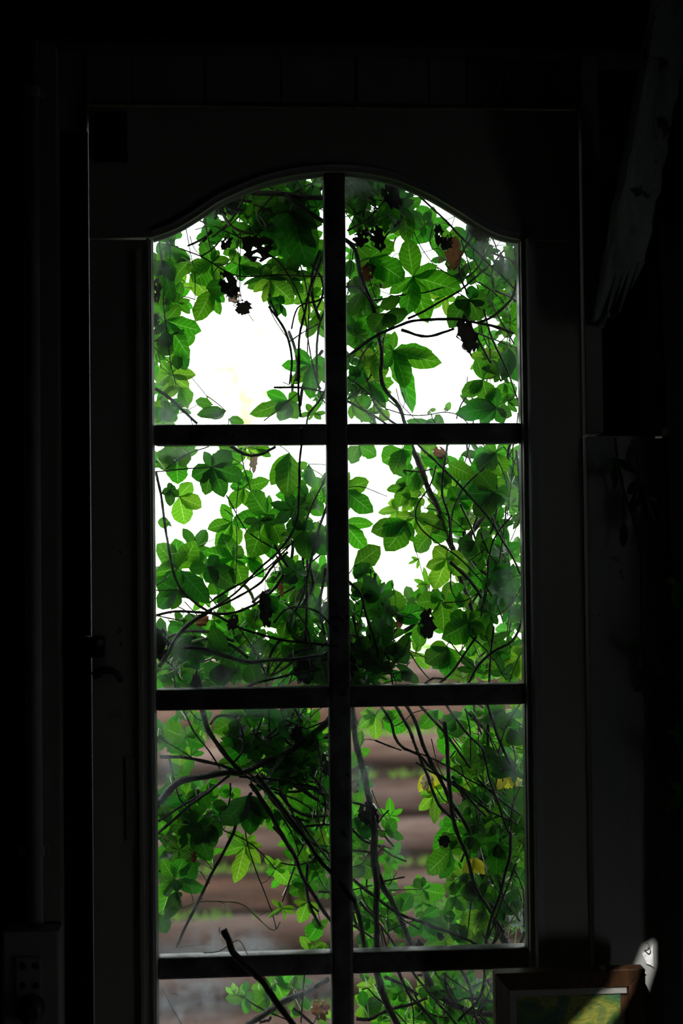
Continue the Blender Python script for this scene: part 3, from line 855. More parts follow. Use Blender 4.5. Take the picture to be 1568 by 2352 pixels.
# ------------------------------------------------------------------ vines: (label, strokes); a stroke = crop, bark, width, depth at start, depth at end, points
# depth is metres behind the glass; negative values run on the room side of the door
VINES = [
 ('thin dark vine drooping in a shallow curve across the upper top left pane', [
  '1 s 12 .07 .08 180,590 450,690 600,780 750,850 900,855 1050,842 1260,850 1440,855',
  '1 s 9 .09 .09 410,480 560,450 760,520 1030,430', '1 s 8 .06 .06 560,830 600,770 700,740 750,620']),
 ('rough vine slanting down the right half, top left pane', [
  '1 s 14 .10 .09 430,400 560,460 720,520 900,620 1060,720 1150,830 1220,960 1270,1090 1300,1230 1320,1400 1400,1760 1450,1870',
  '1 s 8 .10 .11 1000,1100 1060,1220 1165,1370', '1 s 12 .10 .09 1165,1375 1280,1300 1400,1230', '1 s 12 .11 .1 1250,760 1300,930 1320,1150 1305,1490']),
 ('cluster of hair thin dry stems hanging from the top, top left pane', [
  '1 s 9 .13 .12 760,300 775,560 765,800 770,1000', '1 s 7 .13 .12 690,420 740,560 770,800 780,1060', '1 s 6 .14 .14 790,330 840,420 930,560 870,700',
  '1 s 6 .15 .13 900,300 830,520 750,600 690,740 600,790', '1 s 5 .13 .13 850,240 830,420 810,560', '1 s 5 .13 .13 930,240 890,380 780,560', '1 s 6 .12 .12 880,250 930,420 1000,560', '1 s 5 .12 .13 830,1140 880,1215']),
 ('long rough vine running down past the first crossbar just left of the centre bar', [
  '1 s 22 .05 -.02 1430,700 1350,900 1290,1120 1250,1320 1240,1500 1240,1750 1250,1980',
  '3 s 20 -.03 .06 1262,-60 1262,80 1250,200 1240,450 1225,690 1100,900 900,1090 700,1290 520,1400']),
 ('rough vine hugging the centre bar in the lower right, top left pane', [
  '1 s 20 .08 .08 1460,1090 1400,1250 1385,1450 1385,1690 1420,1760', '1 s 16 .06 .07 1465,1005 1380,1050 1290,1070 1230,1110 1200,1180 1180,1275']),
 ('cut vine stub lying level across the lower right, top left pane', [
  '1 s 18 .05 .04 1040,1745 1230,1740 1400,1770 1560,1815', '1 g 7 .06 .06 1110,1700 1200,1735 1240,1745']),
 ('vine rising diagonally beside the centre bar above the first crossbar, left pane', [
  '1 s 18 .06 .05 1490,1680 1400,1850 1320,1960 1300,2060', '1 s 10 .09 .09 960,2010 1100,1900 1230,1790']),
 ('thick black branch just under the arch left of the centre bar', [
  '1 k 46 .05 .04 760,165 900,180 1150,200 1300,215 1460,235', '1 k 40 .045 .04 1120,190 1280,310 1450,415', '1 s 12 .05 .05 1200,60 1290,200 1350,400', '1 s 9 .05 .05 1380,60 1310,180 1280,330']),
 ('two thin straight vines hanging down the left edge, top left pane', [
  '1 s 11 .05 .05 120,560 150,800 160,1100 190,1350 215,1550 260,1730', '1 s 9 .06 .06 215,560 205,760 170,900 160,1000', '1 s 8 .08 .08 340,480 380,700 410,850 405,1140',
  '1 s 8 .08 .08 370,530 410,640 540,745', '1 s 14 .06 .06 85,1372 320,1285', '1 s 8 .07 .07 95,1280 120,1480 140,1590', '1 s 8 .06 .06 85,1420 180,1520 230,1560']),
 ('grey dusty vine stub in the bottom left corner, top left pane', [
  '1 w 26 .02 .02 90,1755 210,1830 310,1920 430,2035', '1 s 5 .1 .1 380,1660 480,1780 512,1825', '1 s 6 .1 .1 350,1925 470,1860']),
 ('thick rough vine descending the left side, top right pane', [
  '2 k 34 .06 .06 110,560 190,640 240,850 320,1060 370,1250 400,1450 400,1650 450,1780 540,1900 600,2050', '2 s 10 .07 .07 480,1250 420,1340 415,1560 390,1690', '2 s 24 .03 .05 110,935 210,940 280,1000 350,1110']),
 ('sturdy thorny vine arching right across the middle, top right pane', [
  '2 s 26 .04 .05 60,1540 130,1490 300,1370 480,1270 650,1215 850,1195 1050,1205 1250,1240 1460,1310', '2 s 24 .05 .05 1180,1222 1300,1170 1400,1090 1460,1000 1480,880']),
 ('short thorny vine sagging below the arching vine, top right pane', [
  '2 s 26 .06 .06 560,1285 720,1330 850,1322 985,1272']),
 ('vine climbing from left to upper right across the middle, top right pane', [
  '2 s 20 .07 .09 615,1195 800,1100 990,990 1150,870 1260,770', '2 s 15 .08 .09 330,1048 600,1000 800,970 1030,890 1160,800 1230,680']),
 ('dusty vine slanting down along the arch in the top right pane', [
  '2 s 19 .025 .05 680,190 900,390 1050,550 1230,720 1470,955', '2 s 12 .04 .06 1040,560 1085,700 1130,860', '2 s 8 .07 .07 1000,860 1080,760 1130,690', '2 s 9 .07 .07 1300,860 1300,980 1290,1100', '2 s 10 .07 .07 850,780 1000,860 1080,760']),
 ('wire thin vine crossing the bright gap near the top, top right pane', [
  '2 s 9 .10 .09 640,440 720,620 850,790 960,870', '2 s 4 .10 .10 690,675 860,625', '2 s 9 .09 .1 820,440 790,560 810,640']),
 ('straight vine sloping down the right edge, top right pane', [
  '2 s 17 .07 .05 1220,1120 1280,1330 1400,1590 1500,1850', '2 s 10 .06 .06 1000,980 1060,1010 1200,1120', '2 s 8 .1 .1 1430,1180 1430,1400', '2 s 8 .06 .06 1330,1400 1420,1320']),
 ('vine curving along the first crossbar at the bottom, top right pane', [
  '2 s 22 .03 .02 100,1840 330,1960 520,2090', '2 s 11 .05 .05 430,1910 600,1960 750,1965 910,1940 1030,1970 1130,2070', '2 s 12 .06 .05 130,1660 250,1750 380,1860 440,1915', '2 s 9 .05 .05 520,1750 540,1830 560,1880 720,2040',
  '2 s 8 .06 .06 570,1780 590,1860 560,1930']),
 ('looped tendril beside the centre bar in the lower left, top right pane', [
  '2 s 7 .05 .05 180,1690 250,1590 270,1510 240,1445 195,1450 170,1550 190,1640', '2 s 12 .06 .06 200,1600 250,1480 340,1375', '2 s 9 .06 .06 160,1750 200,1850 300,1960 370,2050']),
 ('vine with fine twigs in the upper left corner, top right pane', [
  '2 s 16 .03 .05 130,490 300,390 430,250', '2 s 10 .05 .05 120,350 200,450 250,500', '2 s 7 .06 .06 370,340 375,480', '2 s 10 .04 .05 180,640 150,850 130,1000', '2 s 8 .04 .04 300,850 330,950 380,1080']),
 ('long thin vines sweeping down from centre bar to lower left, second left pane', [
  '3 s 15 .06 .08 1490,250 1350,560 1250,780 1150,900 1000,1050 850,1150 700,1220 520,1340', '3 s 10 .07 .08 1200,850 1000,1000 800,1170 550,1320', '3 s 22 .05 .06 1150,930 1040,1040 940,1170 760,1290 520,1400']),
 ('stout vine curving under the bright gap, second left pane', [
  '3 s 24 .07 .05 1120,1120 1000,1270 880,1360 740,1410 600,1430 400,1410 250,1410 95,1440', '3 s 12 .07 .07 100,1440 330,1490', '3 s 10 .06 .06 100,1240 280,1240', '3 s 10 .06 .06 100,1200 230,1120']),
 ('long vine running down left edge then right across the second left pane', [
  '3 s 22 .06 -.03 95,290 150,550 180,800 230,1050 290,1230 400,1330 560,1430 750,1530 950,1600 1200,1650 1560,1685', '3 s 12 .06 .07 100,290 330,270 545,252', '3 s 12 .06 .07 170,270 350,150 520,90']),
 ('dark vine dropping steeply beside the centre bar in the second left pane', [
  '3 s 24 .03 .03 1500,440 1400,760 1340,980 1310,1180 1300,1400 1295,1660', '3 s 26 .02 .02 1450,1060 1410,1400 1445,1600', '3 s 16 .05 -.03 1040,1500 1130,1400 1240,1370 1380,1410 1490,1510 1640,1700', '3 s 12 .07 .07 1130,1340 1240,1440 1310,1560 1340,1700']),
 ('thread thin vine hanging straight down the middle, second left pane', [
  '3 s 8 .09 .09 765,340 740,600 745,900 730,1260', '3 s 10 .09 .09 780,130 800,250 855,460 810,555', '3 s 6 .09 .09 975,1080 970,1260']),
 ('slender vine slanting to lower right through leaves, second left pane', [
  '3 s 12 .08 .08 660,480 800,730 870,800 1060,915', '3 s 8 .08 .08 640,590 730,660 760,760', '3 d 8 .03 .04 930,690 925,790 945,860']),
 ('rough vine bowed below the first crossbar in the second left pane', [
  '3 s 26 .03 .03 690,85 800,150 920,155 1060,95', '3 s 7 .08 .08 700,180 770,220 790,240']),
 ('heavy black vine sagging near the bottom, second left pane', [
  '3 k 34 .03 .02 320,1700 500,1710 650,1770 850,1810 1050,1800 1300,1780 1500,1750', '3 s 18 .03 -.03 740,2050 900,1985 1150,1920 1420,1870', '3 s 12 .07 .07 760,1540 870,1700 950,1850 990,2010',
  '3 s 9 .05 .05 230,1900 255,2030', '3 s 8 .05 .05 690,1760 820,1640', '3 s 9 .06 .06 850,1700 960,1590']),
 ('thick dark vine climbing from the lower left corner, second left pane', [
  '3 k 36 .04 .06 120,1860 250,1640 400,1480 540,1395', '3 s 12 .06 .06 110,1760 220,1840 300,1960']),
 ('grey woody vine leaning down the right half, second right pane', [
  '4 w 48 .13 .13 610,40 720,260 780,430 860,600 920,780 980,950 1040,1150 1100,1330 1140,1470', '4 s 14 .11 .12 570,277 720,290 830,265']),
 ('straight dark vine crossing the second right pane from top left to right edge', [
  '4 s 20 .03 .04 600,-60 680,60 850,220 1000,370 1150,530 1300,720 1420,920 1520,1120', '4 s 8 .1 .1 280,420 450,490']),
 ('winding thin vine looping through the middle, second right pane', [
  '4 s 13 .06 .06 840,240 790,400 700,540 675,650 720,750 850,860 1000,960 1130,1090 1240,1210 1330,1360 1370,1480', '4 s 9 .07 .07 740,580 900,620 1080,770', '4 s 9 .07 .07 740,690 900,760 1080,775']),
 ('upright rough vine left of the woody stem in the second right pane', [
  '4 s 20 .07 .08 930,70 900,270 890,480 940,640 960,890', '4 s 9 .08 .08 770,500 880,620 940,700']),
 ('broken woody branch rising to the right in the second right pane', [
  '4 w 44 .16 .17 1240,630 1080,830 950,1090 815,1255', '4 w 40 .16 .16 700,1470 600,1560 470,1640', '4 w 30 .16 .16 600,1600 720,1555']),
 ('pale lit vine with tight bends at the right, second right pane', [
  '4 s 16 .04 .05 1450,640 1330,780 1270,950 1240,1200 1200,1450', '4 s 14 .06 .06 1400,560 1380,800 1330,1080 1290,1240', '4 s 9 .05 .05 1380,90 1480,230', '4 s 9 .05 .05 1490,130 1450,300 1420,600', '4 s 10 .06 .06 900,1340 1080,1320 1200,1240', '4 s 10 .06 .06 1220,920 1100,1010']),
 ('vine bowing out of the bottom right corner, second right pane', [
  '4 s 22 .04 .03 1530,1480 1450,1640 1290,1740 1180,1830 1100,1985', '4 s 20 .05 .04 1300,1530 1280,1750 1260,1990', '4 s 12 .05 .05 1110,1600 1280,1760 1400,1960', '4 s 9 .06 .06 1540,1700 1470,1850 1420,1990']),
 ('straight cut vine leaning right at the bottom, second right pane', [
  '4 s 20 .04 .05 870,1985 1000,1850 1165,1605', '4 s 11 .06 .06 620,1720 700,1850 790,1955', '4 s 10 .06 .06 950,1650 1040,1760 1150,1850', '4 w 18 .02 .02 750,1990 820,1945 920,1950']),
 ('dark vine falling beside the centre bar in the lower left, second right pane', [
  '4 s 26 .03 .03 110,1150 230,1260 280,1430 350,1650 380,1780', '4 g 13 .08 .09 480,1460 500,1640 500,1740', '4 s 9 .06 .06 510,1430 640,1460', '4 s 14 .04 .04 180,1420 220,1640 330,1800', '4 s 10 .05 .05 330,1590 460,1800 520,1990']),
 ('young hair thin shoot with tiny leaves hanging in the second right pane', [
  '4 g 7 .12 .12 630,770 690,960 770,1255', '4 g 5 .12 .12 650,985 690,1000 715,975', '4 g 5 .12 .12 720,1170 745,1200', '4 s 8 .12 .12 785,1250 795,1110']),
 ('thick dark vine plunging from the second crossbar into the knot, third left pane', [
  '5 k 42 .04 .05 450,20 465,110 520,270 620,420 700,520 770,600', '5 s 15 .05 .05 305,80 400,280 520,430 610,580', '5 s 10 .05 .05 370,110 430,180 480,190']),
 ('thick grey branch curving up from the left edge into the knot, third left pane', [
  '5 k 58 .02 .06 90,880 130,830 230,720 400,650 600,620 800,600', '5 s 14 .05 .05 200,480 240,660 290,820 380,915']),
 ('pair of dark vines fanning from the knot to the left edge, third left pane', [
  '5 s 24 .04 .05 105,1100 300,930 500,770 690,630', '5 s 20 .045 .05 105,1000 300,880 560,720', '5 s 28 .05 .05 130,482 350,490 500,520 720,585', '5 s 10 .05 .05 110,320 260,410 440,520']),
 ('long bare vine reaching from the knot to the lower left, third left pane', [
  '5 s 27 .06 .03 860,770 820,840 750,950 720,1090 620,1270 470,1570 340,1830 262,2010', '5 s 14 .06 .06 690,690 690,800 660,930 620,1000']),
 ('rough vine slanting from the knot to the lower right, third left pane', [
  '5 k 36 .05 .04 850,700 980,880 1060,1020 1160,1210 1220,1300 1290,1480 1420,1680 1510,1800', '5 s 14 .05 .05 1280,1180 1220,1295', '5 s 13 .06 .06 1205,1360 1160,1500 1108,1640', '5 s 13 .05 .05 1095,1330 1220,1350 1390,1300', '5 s 18 .05 .05 1310,1640 1400,1720']),
 ('twin dark vines running from the knot behind the centre bar, third left pane', [
  '5 k 36 .03 -.02 900,640 1000,760 1100,880 1250,1080 1400,1290 1560,1480 1700,1640', '5 s 22 .05 .05 900,700 1040,800 1130,960 1260,1110 1500,1260', '5 s 18 .05 .05 1260,1042 1510,1020', '5 s 18 .05 .05 1400,1565 1510,1565']),
 ('massive dark branch coming down from the centre bar into the knot, third left pane', [
  '5 k 56 .03 .05 1560,90 1480,180 1330,320 1130,450 950,540 780,610', '5 s 16 .04 .04 760,640 1000,660 1200,700 1500,795', '5 s 10 .05 .05 1120,480 1300,580 1500,810']),
 ('thread of vines hanging from the second crossbar at the right, third left pane', [
  '5 s 13 .04 .04 1240,90 1220,330 1170,560', '5 s 12 .05 .05 1000,90 1010,300 1050,560 1110,820', '5 s 9 .05 .05 1090,90 1200,420 1300,700', '5 s 10 .04 .04 1390,330 1420,600 1390,900 1440,1150 1490,1300', '5 s 9 .06 .06 960,140 880,330', '5 s 8 .05 .05 1340,100 1320,250']),
 ('curled loop of vine above the knot, third left pane', [
  '5 s 20 .04 .05 530,230 580,160 680,150 750,190 790,280 790,430 710,540']),
 ('two wire thin vines hanging from the knot to the young shoot, third left pane', [
  '5 s 11 .08 .05 800,980 830,1180 900,1400 960,1550 1030,1740 1060,1865', '5 s 11 .08 .06 640,1072 800,1140 930,1240 1060,1385', '5 g 8 .05 .05 940,1495 990,1470 1045,1395']),
 ('pale green tendril arching low over the brown logs, third left pane', [
  '5 g 11 .05 .05 305,1695 450,1645 600,1640 780,1660 900,1760 1010,1860 1060,1860 1092,1800', '5 g 8 .05 .05 925,1750 1000,1710', '5 g 8 .05 .05 1060,1750 1105,1700', '5 g 4 .05 .05 600,1645 650,1660 655,1705']),
 ('dusty pale woody vine left of the gap, third right pane', [
  '6 w 50 .03 .06 125,60 140,190 180,420 220,600 270,800 300,950 320,1150 340,1450 440,1600 520,1800 620,2010', '6 s 10 .05 .05 160,190 190,220', '6 s 20 .03 .03 110,838 330,905']),
 ('black upright vine beside the centre bar, third right pane', [
  '6 k 50 .03 .02 300,960 310,1300 330,1600 325,2060', '6 s 17 .06 .06 335,1190 470,1280 570,1322', '6 s 15 .05 .05 385,1477 555,1445', '6 s 14 .05 .05 330,1030 380,960 428,905', '6 g 10 .08 .08 430,1550 690,1540', '6 s 8 .05 .05 380,1480 430,1500 490,1410',
  '6 s 22 .04 .05 130,1060 220,1150 320,1180', '6 s 20 .04 .05 130,1230 250,1240 310,1270', '6 s 10 .05 .05 130,1365 210,1340 240,1280', '6 s 12 .04 .04 130,1550 300,1510']),
 ('vine bending at the gap then sloping right, third right pane', [
  '6 s 23 .05 .04 330,20 370,90 440,190 480,330 540,410 660,460 750,560 880,660 1010,760 1210,960', '6 s 15 .06 .06 318,350 430,395 530,430', '6 s 15 .05 .05 540,420 740,480 900,560 1100,680 1320,780']),
 ('rough vine descending diagonally through the middle, third right pane', [
  '6 s 28 .06 .05 470,60 590,260 650,420 720,600 790,780 850,900 960,1000', '6 s 9 .06 .06 480,235 560,190 620,130 740,100']),
 ('second rough vine right beside the middle diagonal vine, third right pane', [
  '6 s 32 .05 .05 550,50 640,200 700,380 780,560 880,740 960,900 1070,1070', '6 s 10 .06 .06 800,720 860,820 930,870']),
 ('smooth vine starting right of centre under the second crossbar, third right pane', [
  '6 s 22 .05 .05 660,60 850,260 970,420 1080,575', '6 s 15 .05 .05 638,525 800,620 1000,720 1230,880']),
 ('upright thorny vine down the centre right, third right pane', [
  '6 s 34 .04 .04 870,200 900,480 910,740 940,950 1000,1160 1070,1330 1130,1560 1230,1700 1350,1890', '6 s 14 .05 .05 915,490 960,430', '6 s 11 .06 .06 1000,550 1050,680 1200,900 1260,980', '6 s 13 .06 .06 940,860 1010,960 1060,1030']),
 ('long vine crossing to the right edge in the upper third right pane', [
  '6 s 21 .03 .05 840,0 880,60 1050,290 1180,430 1230,650 1300,850 1390,1100', '6 s 14 .06 .06 1040,90 1080,300 1080,510', '6 s 12 .05 .05 1030,100 1200,260 1330,520 1340,680', '6 s 11 .05 .05 1400,360 1440,500 1420,900 1400,1100', '6 s 8 .06 .06 1140,180 1150,400 1200,760']),
 ('straight vine down the right side of the third right pane from the crossbar', [
  '6 s 26 .03 .05 1210,50 1290,290 1360,460 1440,620', '6 s 12 .03 .04 1480,50 1370,230 1300,445', '6 s 20 .05 .05 1130,660 1280,790 1480,950', '6 s 14 .05 .05 1480,720 1430,840 1400,980', '6 s 18 .05 .05 940,670 1180,880 1450,1020']),
 ('two pale lit vines crossing low at the right, third right pane', [
  '6 s 28 .03 .025 1400,1080 1390,1290 1330,1530 1250,1770 1190,2030', '6 s 15 .03 .025 1445,1330 1340,1620 1220,1940', '6 s 12 .05 .05 1230,1430 1330,1600 1480,1800']),
 ('dark trunk hidden among leaves at the lower right, third right pane', [
  '6 k 76 .12 .12 1120,1080 1160,1200 1190,1400 1250,1700 1370,1990', '6 s 10 .1 .1 1100,1480 1400,1490', '6 s 12 .06 .06 1090,1600 1060,1880']),
 ('vine sloping across the bottom of the third right pane to the sill', [
  '6 s 26 .04 .02 120,1450 300,1590 500,1730 700,1810 900,1880 1130,1985', '6 s 16 .05 .04 350,1400 480,1720 670,1865', '6 s 9 .05 .05 420,1880 520,1830 640,1790']),
 ('black vines diving behind the third crossbar beside the centre bar', [
  '6 k 42 .02 .03 120,1580 200,1800 235,2040', '6 s 19 .04 .03 190,1640 320,1780 430,1920 510,2060', '6 s 16 .03 .03 360,1840 430,2060', '6 s 9 .04 .04 415,1640 425,1980']),
 ('heavy black broken vine poking over the third crossbar on the left', [
  '7 k 48 -.035 -.04 575,20 605,90 640,170 720,260 820,350 940,520 1010,600 1080,700', '7 s 7 -.035 -.035 430,185 540,175 610,130 685,92 750,200', '7 s 8 -.035 -.035 575,55 545,40 548,0', '7 s 9 -.04 -.03 850,340 900,400 935,475', '7 s 5 .03 .03 110,210 230,150 440,125 560,130']),
 ('grey bark branch crossing the bottom left pane toward the centre bar', [
  '7 w 44 .04 .03 740,710 900,600 1100,490 1340,375', '7 s 22 .05 .05 830,680 900,665 915,645', '7 s 22 .04 .04 1075,580 1220,700']),
 ('thin vine with fresh leaves in the bottom left pane', [
  '7 s 12 .05 .05 735,515 800,560 900,610 1090,690', '7 g 8 .06 .05 640,455 655,480 735,512', '7 s 13 .06 .06 1157,335 1130,690', '7 s 11 .03 .03 135,450 230,620 272,700', '7 s 9 .03 .03 180,475 270,485', '7 g 9 .06 .06 960,400 1110,470']),
 ('rough black vine down the left of the bottom right pane', [
  '8 k 62 .02 .03 150,150 200,330 270,500 370,690', '8 s 30 .03 .04 -10,595 100,600 190,560 320,510 470,465 600,420', '8 s 13 .05 .05 40,350 90,335 150,400 220,455', '8 s 12 .05 .05 320,530 440,660']),
 ('two straight vines running to the lower right across the bottom right pane', [
  '8 s 28 .02 .03 330,150 400,300 470,420 600,550 720,700', '8 s 24 .025 .03 440,150 530,270 640,400 760,540 880,690', '8 s 14 .04 .04 440,370 480,520 485,660']),
 ('thick grey branch along the lower middle of the bottom right pane', [
  '8 w 64 .07 .07 570,180 630,320 750,430 850,490 1000,540 1230,580', '8 s 14 .06 .06 690,365 850,335', '8 w 34 .07 .07 230,230 450,340 520,390', '8 s 14 .05 .05 740,490 760,450 820,460 930,420 1060,430']),
 ('bundle of crossing vines at the right of the bottom right pane beside the picture', [
  '8 s 26 .02 .03 870,150 950,290 990,430 1010,560 1080,700', '8 s 30 .04 .03 1090,150 1080,330 1020,470 910,560 860,620', '8 s 14 .05 .05 980,325 1080,280 1190,245', '8 s 12 .04 .04 1110,150 1180,220', '8 s 12 .05 .05 740,240 830,400 900,520 960,660', '8 s 20 .05 .05 1060,540 1130,380 1180,250', '8 s 30 .05 .05 960,420 1200,450', '8 s 22 .06 .06 1010,520 1130,650']),
]
BARK = {'s': 'stem', 'k': 'stem', 'w': 'woody', 'g': 'green_stem', 'd': 'green_stem'}

vines = []
STEMPTS, STEMID = [], []
for label, strokes in VINES:
    parsed = []
    for s in strokes:
        c, b, w, d0, d1, *pts = s.split()
        c, w, d0, d1 = int(c), float(w), float(d0), float(d1)
        n = len(pts)
        pp = []
        for i, q in enumerate(pts):
            u, v = map(float, q.split(','))
            px, py = C(c, u, v)
            pp.append(P(px, py, d0 + (d1 - d0) * i / max(1, n - 1)))
        parsed.append((b, w * CROP[c][2] * 0.000705 / 2, smooth_path(pp, 0.009)))
    root = base('vine', parsed[0][2][-1], label, 'vine', 'climbing vines over the window')
    for i, (b, r, path) in enumerate(parsed):
        bm = bmesh.new()
        rough = 0.16 if r > 0.0012 else 0.08
        if r > 0.0012:      # a light wander so that no run is dead straight
            path = [p + Vector((math.sin(k * .7 + i) * r * .25, 0, math.cos(k * .9 + i * 2) * r * .25)) for k, p in enumerate(path)]
        add_tube(bm, path, max(r, 0.0007), max(r * 0.85, 0.0006), 7 if r > .003 else 5, rough)
        if b in 'skw' and r > 0.0018:   # warty bark: small knobs standing out from the stem
            for p in path:
                for q in range(2):
                    if R.random() < 0.75:
                        a = R.uniform(0, 6.28)
                        dv = Vector((math.cos(a), R.uniform(-.5, .5), math.sin(a)))
                        cc = p + dv * r * 0.95 + Vector((R.uniform(-.003, .003), 0, R.uniform(-.003, .003)))
                        bmesh.ops.create_cone(bm, segments=4, radius1=R.uniform(.0005, .0011), radius2=0.0001, depth=0.0022, matrix=Matrix.Translation(cc) @ dv.to_track_quat('Z', 'Y').to_matrix().to_4x4())
        from_bm('stem' if i == 0 else 'side_stem', bm, M[BARK[b]], root, True)
        for k in range(0, len(path), 2):
            STEMPTS.append(path[k])
            STEMID.append(len(vines))
    vines.append(root)
SP = np.array([tuple(p) for p in STEMPTS])
SI = np.array(STEMID)
VB = [off(v) for v in vines]
NLEAF = [0] * len(vines)

def nearest_stem(p, want_out=True):
    d = SP - np.array(tuple(p))
    d[:, 1] *= 0.6
    q = (d * d).sum(1)
    for k in np.argsort(q)[:60]:
        if NLEAF[SI[k]] < 280:
            return int(SI[k]), Vector(SP[k])
    k = int(np.argmin(q))
    return int(SI[k]), Vector(SP[k])

def petiole_path(a, b):
    L = (b - a).length
    mid = (a + b) / 2 + Vector((R.uniform(-.12, .12) * L, 0, R.uniform(-.05, .22) * L))
    if mid.y < 0.03 and a.y > 0:
        mid.y = 0.03
    return smooth_path([a, mid, b], 0.02)

# finer side shoots in the thick of the tangle: box, count, direction (degrees, 0 = right, 90 = down), spread, length px, depth
TWIGS = '''470 420 740 560 26 80 70 120 .04 .16
800 410 960 520 16 60 80 110 .04 .16
1050 470 1190 620 12 60 50 120 .03 .12
640 640 745 960 8 95 20 180 .06 .16
1060 600 1190 960 14 75 60 150 .05 .18
800 560 900 960 10 85 40 160 .05 .16
1040 1030 1200 1560 34 85 35 190 .05 .2
600 1250 755 1570 34 110 60 150 .05 .2
365 1380 600 1575 14 20 60 160 .05 .2
800 1340 900 1570 14 80 30 140 .03 .12
690 1450 930 1575 40 10 50 110 .03 .12
540 1630 755 1760 46 110 60 130 .04 .16
600 1690 760 1850 26 40 30 150 .04 .12
640 1800 760 2060 14 55 30 150 .04 .18
1030 1630 1205 1950 34 58 22 190 .04 .2
1080 1900 1205 2165 22 95 35 150 .04 .2
810 1850 900 2165 14 70 40 140 .04 .16
960 2235 1140 2352 20 60 50 110 .03 .14'''
for line in TWIGS.splitlines():
    x0, y0, x1, y1, n, an, spd, ln, d0, d1 = map(float, line.split())
    for k in range(int(n)):
        a = math.radians(an + R.uniform(-spd, spd))
        L = ln * R.uniform(.5, 1.2)
        cx_, cy_ = R.uniform(x0, x1), R.uniform(y0, y1)
        da, db = R.uniform(d0, d1), R.uniform(d0, d1)
        bend = R.uniform(-.22, .22) * L
        dx, dy = math.cos(a), math.sin(a)
        pts = []
        for t in (-.5, -.15, .2, .5):
            b_ = bend * (1 - 4 * t * t)
            pts.append(P(min(1203, max(358, cx_ + dx * L * t - dy * b_)), cy_ + dy * L * t + dx * b_, da + (db - da) * (t + .5)))
        path = smooth_path(pts, .012)
        mid = path[len(path) // 2]
        dd = SP - np.array(tuple(mid))
        vid = int(SI[int(np.argmin((dd * dd).sum(1)))])
        bm = bmesh.new()
        r = R.choice((.0009, .0012, .0016, .0022, .003))
        add_tube(bm, path, r, r * .8, 5, .14)
        from_bm('side_stem', bm, M['stem' if R.random() < .85 else 'green_stem'], vines[vid], True)

